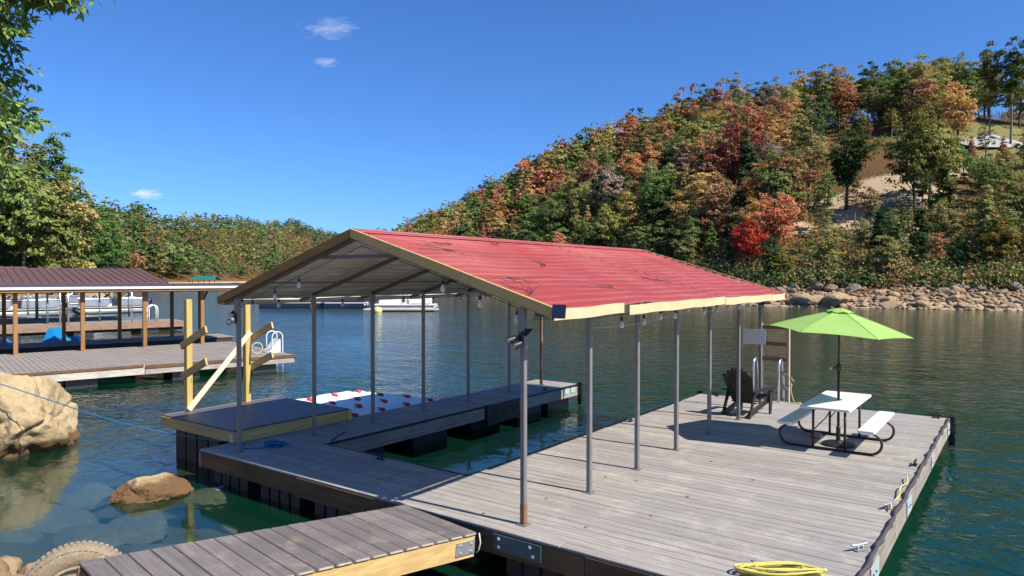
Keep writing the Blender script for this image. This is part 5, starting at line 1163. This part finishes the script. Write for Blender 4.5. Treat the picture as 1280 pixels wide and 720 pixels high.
for i in range(nbd): u0 = ULEN*i/nbd-1.0; u1 = u0+ULEN/nbd-0.012; mb.prism([N(u0,9.4,DECK-0.03), N(u1,9.4,DECK-0.03), N(u1,11.6,DECK-0.03), N(u0,11.6,DECK-0.03)], (0,0,0.03))
tag(mb.build('decking', 'ndeck_board', nd), kind='stuff')
nbox(0.05, ULEN, 0.05, 6.85, 0.30, DECK-0.034, 'frame', 'dark_frame'); nbox(-0.95, ULEN, 9.45, 11.5, 0.30, DECK-0.034, 'frame', 'dark_frame')
for a, b, z1 in ((0.0, 4.9, DECK-0.02), (4.92, 9.5, DECK+0.04), (9.52, 15, DECK-0.02), (15.02, 20, DECK-0.02)): nbox(a, b, -0.05, -0.005, 0.27, z1-0.02, 'fascia_board', 'nfascia')
nbox(-0.045, -0.005, 0.0, 6.9, 0.27, DECK-0.035, 'fascia_board', 'nfascia')
nbox(-0.06, 4.9, -0.075, -0.052, DECK-0.10, DECK+0.005, 'rub_rail', 'fascia_brown_x'); nbox(4.95, 20, -0.075, -0.052, DECK-0.05, DECK+0.03, 'rub_rail', 'fascia_brown_x')
for u in (0.6, 3.2, 6.2, 7.1, 11.0, 13.6, 16.5): nbox(u, u+0.85, 0.15, 1.3, -0.2, 0.275, 'float_drum', 'float_black')
for u in (0.6, 4, 8, 12): nbox(u, u+1.0, 5.5, 6.8, -0.2, 0.29, 'float_drum', 'float_black'); nbox(u, u+1.0, 9.6, 11.4, -0.2, 0.29, 'float_drum', 'float_black')
NP = [1.3, 3.5, 5.65, 7.75, 9.9, 12.0]
for v in (6.4, 11.1):
    for u in NP:
        mb = MB(); p = N(u, v, DECK); mb.beam(p, p+Vector((0,0,2.22)), 0.14, 0.14, up=nu_, ch=0.01); mb.build('post', 'post_wood', nd)
    nbox(-0.6, 13, v-0.06, v+0.06, DECK+2.22, DECK+2.42, 'roof_beam', 'nbeam')
mb = MB(); p = N(0.2, 10.6, DECK); mb.beam(p, p+Vector((0,0,2.2)), 0.11, 0.11, up=nu_); mb.build('post', 'post_wood', nd)
mb = MB(); mb.beam(N(0.2, 10.6, 1.9), N(-0.3, 11.0, 2.75), 0.08, 0.08); mb.build('knee_brace', 'post_wood', nd)
# low roof: sheets rising to a ridge between the post rows
def nroof(u0, u1, v0, v1, z0, z1, mat, parent, name='roof_sheet', under='nroof_under', rib=0.23):
    n = max(2, int(abs(u1-u0)/rib)); mb = MB(); prof = []
    for i in range(n):
        b = u0+(u1-u0)*i/n; w = (u1-u0)/n; prof += [(b,0),(b+w*.62,0),(b+w*.7,.022),(b+w*.9,.022)]
    prof.append((u1,0)); k = len(prof)
    for dn, mi in ((0,0),(0.006,1)):
        mb.add([N(a, v0, z0+h-dn) for a, h in prof]+[N(a, v1, z1+h-dn) for a, h in prof], [(j, j+1, k+j+1, k+j) for j in range(k-1)], mi)
    return mb.build(name, [mat, under], parent)
nroof(-0.9, 13.2, 5.95, 8.8, DECK+2.44, DECK+2.53, 'nroof_brown', nd); nroof(-0.9, 13.2, 11.6, 8.8, DECK+2.44, DECK+2.53, 'nroof_brown', nd)
nbox(-0.95, 13.2, 5.90, 5.945, DECK+2.36, DECK+2.45, 'eave_trim', 'white_trim'); nbox(-0.95, 13.2, 5.96, 6.02, DECK+2.26, DECK+2.42, 'eave_board', 'nbeam')
mb = MB(); mb.beam(N(-0.9,5.95,DECK+2.42), N(-0.9,8.8,DECK+2.50), 0.04, 0.14); mb.build('rake_trim', 'nbeam', nd)
mb = MB(); mb.beam(N(-0.9,11.6,DECK+2.42), N(-0.9,8.8,DECK+2.50), 0.04, 0.14); mb.build('rake_trim', 'nbeam', nd)
# swim ladder, rope and step on it
t = thing('swim_ladder', 'white hooped swim ladder at the end of the neighbouring dock', 'ladder', N(0.35, 1.3, DECK))
for v in (1.0, 1.55):
    c = N(0.20, v, DECK+0.58); mb = MB(); mb.tube([N(0.40,v,DECK), N(0.40,v,DECK+0.58)]+arc(c, 0.20, math.pi, 0, 8, -nu_, (0,0,1))+[N(0.0,v,0.2), N(0.0,v,-0.3)], 0.02, 8); mb.build('handrail', 'white_trim', t, True)
mb = MB(); mb.prism([N(0.55,0.95,DECK+0.01), N(0.1,0.95,DECK+0.01), N(0.1,0.95,DECK+0.5)], nv*0.62); mb.build('step_box', 'boat_white', t)
mb = MB(); mb.tube(arc(N(1.0,0.9,DECK+0.22), 0.2, 0, 6.28, 16, nu_, (0,0,1)), 0.03, 6); tag(mb.build('hose_loop', 'rope_tan', None, True), 'coiled pale hose beside the white swim ladder', 'hose')
mb = MB()
for k in range(7):
    o = N(12.6+random.uniform(-.3,.3), 4.2+random.uniform(-.2,.2), DECK+0.02+0.012*k); L = random.uniform(0.25,0.6); ph = random.uniform(0,6)
    mb.tube([o+nu_*(L*math.cos(a))+nv*(0.35*L*math.sin(a+ph*.3)) for a in np.linspace(0,6.28,20)], 0.025, 5)
tag(mb.build('rope_coil', 'rope_yellow', None, True), 'heap of yellow rope on the neighbouring dock', 'rope')
nbx = MB(); nbx.prism([N(8.6,3.2,DECK), N(9.1,3.2,DECK), N(9.1,3.55,DECK), N(8.6,3.55,DECK)], (0,0,0.13)); tag(nbx.build('tackle_box', 'pad_aqua'), 'small teal box on the neighbouring dock boards', 'box')

# pedal boats in the neighbour's slip
def pedal_boat(u, v, lab, rz):
    c = N(u, v, 0); t = thing('pedal_boat', lab, 'pedal boat', c, 'blue pedal boats in the neighbouring slip'); M = Matrix.Rotation(rz, 3, 'Z'); P = lambda x, y, z: c + M @ Vector((x, y, z))
    secs = [(-1.2,0.45,0.30),(-0.9,0.66,0.36),(0,0.72,0.34),(0.8,0.66,0.38),(1.15,0.35,0.46)]
    vs = []; 
    for x, w_, h in secs: vs += [P(x,-w_*0.8,-0.1), P(x,-w_,0.16), P(x,-w_*0.92,h), P(x,w_*0.92,h), P(x,w_,0.16), P(x,w_*0.8,-0.1)]
    fs = [(i*6+j, i*6+(j+1)%6, (i+1)*6+(j+1)%6, (i+1)*6+j) for i in range(4) for j in range(6)] + [(5,4,3,2,1,0), tuple(24+j for j in range(6))]
    mb = MB(); mb.add(vs, fs); mb.build('hull', 'pedal_blue', t)
    mb = MB(); mb.prism([P(-0.55,-0.5,0.33), P(0.35,-0.5,0.33), P(0.0,-0.42,0.55), P(-0.2,-0.3,0.98), P(-0.42,-0.3,0.98)], M @ Vector((0,0.95,0))); mb.build('seat_back', 'pedal_blue', t)
    mb = MB(); mb.prism([P(0.5,-0.3,0.36), P(0.95,-0.2,0.40), P(0.7,-0.2,0.62)], M @ Vector((0,0.45,0))); mb.build('footwell_hump', 'pedal_blue', t)
    mb = MB(); mb.tube([P(-1.22,-0.5,0.2),P(-0.9,-0.73,0.2),P(0,-0.79,0.2),P(0.8,-0.73,0.2),P(1.15,-0.4,0.24)], 0.04, 6); mb.build('rub_strip', 'boat_white', t, True)
pedal_boat(8.2, 14.2, 'blue pedal boat with raised seat behind the neighbouring posts, its seat turned sideways', 0.9)
pedal_boat(5.4, 14.0, 'blue pedal boat with white trim moored nearest the open end of the neighbouring slip', 0.75)

# ------------------------------------------------------------------ second dock with brown roof
DIR = nu_; 
D2 = W(231, 44.0, 0)
def Q(u, v, z): p = D2+nu_*u+nv*v; return Vector((p.x, p.y, z))
d2 = thing('roofed_dock', 'dock with brown standing-seam roof, pale posts and railing beyond the pedal boats', 'dock', Q(8, 4, 0))
def qbox(u0, u1, v0, v1, z0, z1, name, mat, parent=d2):
    mb = MB(); mb.prism([Q(u0,v0,z0), Q(u1,v0,z0), Q(u1,v1,z0), Q(u0,v1,z0)], (0,0,z1-z0)); return mb.build(name, mat, parent)
wood('d2_fascia', (0.22,0.13,0.085), (0.38,0.25,0.17), 'Y', 0.5, world_grain=True)
qbox(0, 18, 0, 3.0, 0.42, 0.62, 'deck', 'ndeck_board'); qbox(-0.02, 18, -0.05, -0.005, 0.28, 0.63, 'fascia_board', 'd2_fascia'); qbox(-0.05,-0.005,0,3,0.28,0.6,'fascia_board','float_black')
qbox(0.1, 18, 0.2, 2.8, 0.1, 0.40, 'frame', 'dark_frame')
for u in (1.5, 5, 8.5, 12): qbox(u, u+1, 0.1, 2.8, -0.3, 0.3, 'float_drum', 'float_black')
qbox(2.2, 18, 7.2, 9.2, 0.42, 0.62, 'deck', 'ndeck_board')
for v in (2.4, 7.8):
    for u in (1.6, 4.3, 7.0, 9.7, 12.4): mb = MB(); p = Q(u,v,0.62); mb.tube([p, p+Vector((0,0,2.25))], 0.06, 8); mb.build('post', 'steel_blue' if u % 2 else 'galv', d2, True)
for u in (2.9, 6.2, 6.6): mb = MB(); p = Q(u,0.5,0.62); mb.tube([p, p+Vector((0,0,2.2))], 0.045, 8); mb.build('lift_pole', 'alu', d2, True)
def qroof(u0, u1, v0, v1, z0, z1, ur0, ur1, mat, parent, rib=0.42):
    n = int(abs(u1-u0)/rib); mb = MB()
    for dn, mi in ((0,0),(0.01,1)):
        A = []; B = []
        for i in range(n+1):
            for off, h in ((0,0),(0.04,0.05),(0.08,0)):
                q = min(1, (i+off)/n); A.append(Q(u0+(u1-u0)*q, v0, z0+h-dn)); B.append(Q(ur0+(ur1-ur0)*q, v1, z1+h-dn))
        k = len(A); mb.add(A+B, [(j,j+1,k+j+1,k+j) for j in range(k-1)], mi)
    return mb.build('roof_sheet', [mat,'nroof_under'], parent)
qroof(0.6, 11.6, 1.4, 5.1, 3.02, 3.95, 1.4, 11.6, 'nroof_brown', d2); qroof(0.6, 11.6, 8.8, 5.1, 3.02, 3.95, 1.4, 11.6, 'nroof_brown', d2)
qbox(0.6, 11.6, 1.36, 1.395, 2.90, 3.03, 'eave_trim', 'nroof_brown')
t = thing('picnic_table', 'red picnic table on the brown-roofed dock', 'picnic table', Q(13.6, 1.4, 0.62))
def qtable(t, u, v, mat, leg):
    for v0, v1, z in ((v-0.35, v+0.35, 0.74), (v-0.85, v-0.55, 0.44), (v+0.55, v+0.85, 0.44)):
        mb = MB(); mb.prism([Q(u-0.95,v0,0.62+z-0.05), Q(u+0.95,v0,0.62+z-0.05), Q(u+0.95,v1,0.62+z-0.05), Q(u-0.95,v1,0.62+z-0.05)], (0,0,0.05)); mb.build('tabletop' if z > .5 else 'bench_seat', mat, t)
    for du in (-0.6, 0.6):
        for s in (-1, 1): mb = MB(); mb.beam(Q(u+du, v+s*0.7, 0.62), Q(u+du, v+s*0.12, 0.62+0.70), 0.05, 0.07); mb.build('leg', leg, t)
        mb = MB(); mb.beam(Q(u+du, v-0.8, 0.62+0.37), Q(u+du, v+0.8, 0.62+0.37), 0.05, 0.07); mb.build('cross_beam', leg, t)
qtable(t, 13.6, 1.4, 'pink_red', 'pink_red')
t = thing('picnic_table', 'dark picnic table beside the red one on the brown-roofed dock', 'picnic table', Q(10.4, 1.5, 0.62)); qtable(t, 10.4, 1.5, 'rung_wood', 'tube_black')
t = thing('swim_ladder', 'pale swim ladder at the end of the brown-roofed dock', 'ladder', Q(1.6, 0.2, 0.6))
for v in (0.3, 0.75): mb = MB(); mb.tube([Q(2.0,v,0.62),Q(2.0,v,1.4)]+arc(Q(1.75,v,1.4),0.25,math.pi,0,6,-nu_,(0,0,1))+[Q(1.5,v,0.62)], 0.035, 6); mb.build('handrail','white_trim',t,True)

# third shelter with green roof panel, further left
G3 = W(58, 47.0, 0); t = thing('green_roofed_shelter', 'dock shelter with green roof sheet and rusty red ridge at the far left', 'shelter', G3)
def G(u, v, z): p = G3+nu_*u+nv*v; return Vector((p.x,p.y,z))
mb = MB(); mb.prism([G(0,0,3.35), G(9,0,3.35), G(9,3.0,4.0), G(0.9,3.0,4.0)], (0,0,0.03)); mb.build('roof_sheet', 'nroof_green', t)
mb = MB(); mb.prism([G(0,6,3.35), G(9,6,3.35), G(9,3.0,4.0), G(0.9,3.0,4.0)], (0,0,0.03)); mb.build('roof_sheet', 'nroof_green', t)
mb = MB(); mb.beam(G(0.8,3.0,4.06), G(9,3.0,4.10), 0.25, 0.08); mb.build('ridge_cap', 'nroof_red', t)
mb = MB(); mb.beam(G(0,0.0,3.2), G(9,0.0,3.2), 0.1, 0.28); mb.build('eave_beam', 'steel_blue', t)
for u in (0.5, 3.8, 7.5):
    for v in (0.3, 5.7): mb = MB(); mb.tube([G(u,v,0.3), G(u,v,3.25)], 0.08, 8); mb.build('post', 'steel_blue', t, True)
mb = MB(); mb.prism([G(0,-0.5,0.3),G(10,-0.5,0.3),G(10,6.5,0.3),G(0,6.5,0.3)], (0,0,0.28)); mb.build('deck', 'ndeck_board', t)

# ------------------------------------------------------------------ boats
def pontoon_boat(name, label, c, rz, L=6.6, body='boat_silver', deckc='boat_white', top=None, motor=True, group=None, cover=None):
    t = thing(name, label, 'boat', c, group); M = Matrix.Rotation(rz, 3, 'Z'); c = Vector(c); P = lambda x, y, z: c + M @ Vector((x, y, z)); w = 1.2
    for s in (-1, 1):
        mb = MB(); mb.tube([P(-L/2,s*0.85,0.18), P(-L/2+0.05,s*0.85,0.18), P(L/2-0.8,s*0.85,0.18), P(L/2-0.3,s*0.85,0.26), P(L/2,s*0.85,0.38)], [0.3,0.32,0.32,0.24,0.05], 12); mb.build('pontoon', 'boat_silver', t, True)
    def pb(x0,x1,y0,y1,z0,z1,nm,mt,par=t): mb = MB(); mb.prism([P(x0,y0,z0),P(x1,y0,z0),P(x1,y1,z0),P(x0,y1,z0)], (0,0,z1-z0)); return mb.build(nm, mt, par)
    pb(-L/2,L/2-0.15,-w,w,0.5,0.6,'deck',deckc)
    if cover:
        vs = []; n = 9
        for i in range(n+1):
            q = i/n; x = -L/2+0.1+(L-0.3)*q; h = 1.5+0.35*math.sin(q*math.pi)+0.06*math.sin(q*25)
            vs += [P(x,-w-0.02,0.08), P(x,-w*0.95,1.25), P(x,0,h), P(x,w*0.95,1.25), P(x,w+0.02,0.08)]
        mb = MB(); mb.add(vs, [(i*5+j,i*5+j+1,(i+1)*5+j+1,(i+1)*5+j) for i in range(n) for j in range(4)]+[(0,1,2,3,4),tuple(n*5+j for j in range(5))]); mb.build('cover', cover, t, 40)
    else:
        for s in (-1,1):
            for x0, x1 in ((-L/2+0.6, -0.35), (0.45, L/2-0.7)):
                f = pb(x0,x1,s*(w-0.03)-0.015,s*(w-0.03)+0.015,0.68,1.28,'side_panel',body)
                mb = MB(); mb.tube([P(x0,s*(w-0.03),0.62),P(x0,s*(w-0.03),1.36),P(x1,s*(w-0.03),1.36),P(x1,s*(w-0.03),0.62)],0.025,6); mb.build('rail','alu',f)
        f = pb(L/2-0.72,L/2-0.69,-w+0.2,w-0.2,0.68,1.28,'front_panel',body)
        for x0,x1,y0,y1 in ((-L/2+0.7,-0.5,w-0.65,w-0.1),(0.6,L/2-0.85,-w+0.1,-w+0.65),(0.6,L/2-0.85,w-0.65,w-0.1)):
            st = pb(x0,x1,y0,y1,0.6,1.0,'seat','boat_tan'); yb = y1 if y0 > 0 else y0; sg = -1 if y0 > 0 else 1
            pb(x0,x1,min(yb,yb+sg*.12),max(yb,yb+sg*.12),1.0,1.42,'seat_back','boat_tan',st)
        con = pb(-0.2,0.35,-w+0.2,-w+0.9,0.6,1.45,'console','boat_white'); mb = MB(); mb.prism([P(0.2,-w+0.2,1.45),P(0.35,-w+0.2,1.45),P(0.0,-w+0.2,1.75)], M@Vector((0,0.7,0))); mb.build('windscreen','solar_blue',con)
        if top:
            vs = []; n = 8
            for i in range(n+1):
                q = i/n; x = -2.0+3.0*q; vs += [P(x,-w,2.35+0.12*math.sin(q*3.14)), P(x,0,2.48+0.12*math.sin(q*3.14)), P(x,w,2.35+0.12*math.sin(q*3.14))]
            mb = MB(); mb.add(vs, [(i*3+j,i*3+j+1,(i+1)*3+j+1,(i+1)*3+j) for i in range(n) for j in range(2)]); mb.add([v-Vector((0,0,0.02)) for v in map(Vector, vs)], [(i*3+j,i*3+j+1,(i+1)*3+j+1,(i+1)*3+j) for i in range(n) for j in range(2)]); bt = mb.build('bimini_top', top, t, True)
            for s in (-1,1):
                for x in (-2.0,-0.5,1.0): mb = MB(); mb.tube([P(-0.5,s*w,1.3),P(x,s*w,2.36)],0.02,6); mb.build('bow',"alu",bt)
    if motor:
        mb = MB(); mb.lathe([(0,0),(0.24,0.02),(0.28,0.2),(0.22,0.48),(0.1,0.58),(0,0.6)], P(-L/2-0.3,0,0.75), 12); mt = mb.build('outboard_motor','black_plastic',t,True)
        mb = MB(); mb.beam(P(-L/2-0.3,0,-0.3),P(-L/2-0.3,0,0.8),0.12,0.22,up=M@Vector((1,0,0))); mb.build('leg','black_plastic',mt)
bd = math.atan2(nu_.y, nu_.x)
pontoon_boat('pontoon_boat', 'silver pontoon boat with striped rails moored behind the red picnic table', W(16, 60, 0.05), bd+0.15, 7.4, 'boat_silver', 'boat_tan', top='boat_navy')
pontoon_boat('pontoon_boat', 'white pontoon boat with black outboard behind the pale posts', W(138, 66, 0.05), bd+0.1, 6.2, 'boat_silver', 'boat_tan', top='boat_navy')
pontoon_boat('pontoon_boat', 'grey pontoon boat with dark awning farther out behind the silver one', W(70, 72, 0.1), bd+0.3, 7.0, 'boat_silver', top='boat_white')
hb = math.atan2(RT[1], RT[0])
pontoon_boat('covered_boat', 'long boat under a dark navy cover in the open lake', W(372, 79, 0.0), hb+0.06, 8.0, cover='boat_navy', motor=False)
pontoon_boat('covered_boat', 'dark covered boat moored alongside the white boat', W(434, 78.5, 0.0), hb+0.02, 4.6, cover='boat_navy', motor=False)
pontoon_boat('pontoon_boat', 'white and blue boat with curved stripe moored at the floating pier in the open lake', W(508, 71.5, 0.05), hb, 6.4, 'boat_white', 'boat_white', top=None)
mb = MB(); c0 = W(456, 69.5, 0); c1 = W(548, 69.5, 0); mb.beam(c0+Vector((0,0,0.2)), c1+Vector((0,0,0.2)), 1.4, 0.14); tag(mb.build('floating_pier', 'nfascia'), 'thin pale floating pier beside the white boat in the open lake', 'pier')
mb = MB(); c0 = W(328, 83, 0); c1 = W(455, 82, 0); mb.beam(c0+Vector((0,0,0.15)), c1+Vector((0,0,0.15)), 2.0, 0.3); tag(mb.build('floating_pier', 'float_black'), 'dark low floating pier under the navy covered boats', 'pier')
mb = MB(); p = W(472, 67.5, 0.05); mb.lathe([(0,-.3),(.35,-.2),(.45,.1),(.33,.4),(0,.5)], p, 14); tag(mb.build('mooring_buoy', 'yellow_buoy', None, True), 'pale yellow round buoy before the white boat', 'buoy')
# green-roofed shelter far out on the bank
p = W(258, 290, 0); t = thing('green_roofed_shelter', 'small green gabled dock shelter far off at the foot of the far hill', 'shelter', p)
rtv = Vector((RT[0],RT[1],0)); fwv = Vector((FW[0],FW[1],0))
for s in (-1,1): mb = MB(); mb.prism([p+rtv*-4.6+Vector((0,0,3.9))+fwv*0, p+rtv*4.0+Vector((0,0,3.9)), p+rtv*5.2+fwv*s*3.2+Vector((0,0,2.4)), p+rtv*-5.4+fwv*s*3.2+Vector((0,0,2.4))], (0,0,0.1)); mb.build('roof_sheet','nroof_green',t)
for a in (-4.5,0,4.5): 
    for s in (-2.6,2.6): mb = MB(); q = p+rtv*a+fwv*s; mb.tube([q, q+Vector((0,0,2.6))],0.14,6); mb.build('post','post_wood',t)
mb = MB(); mb.prism([p+rtv*-5+fwv*-3,p+rtv*5+fwv*-3,p+rtv*5+fwv*3,p+rtv*-5+fwv*3],(0,0,0.5)); mb.build('deck','nfascia',t)
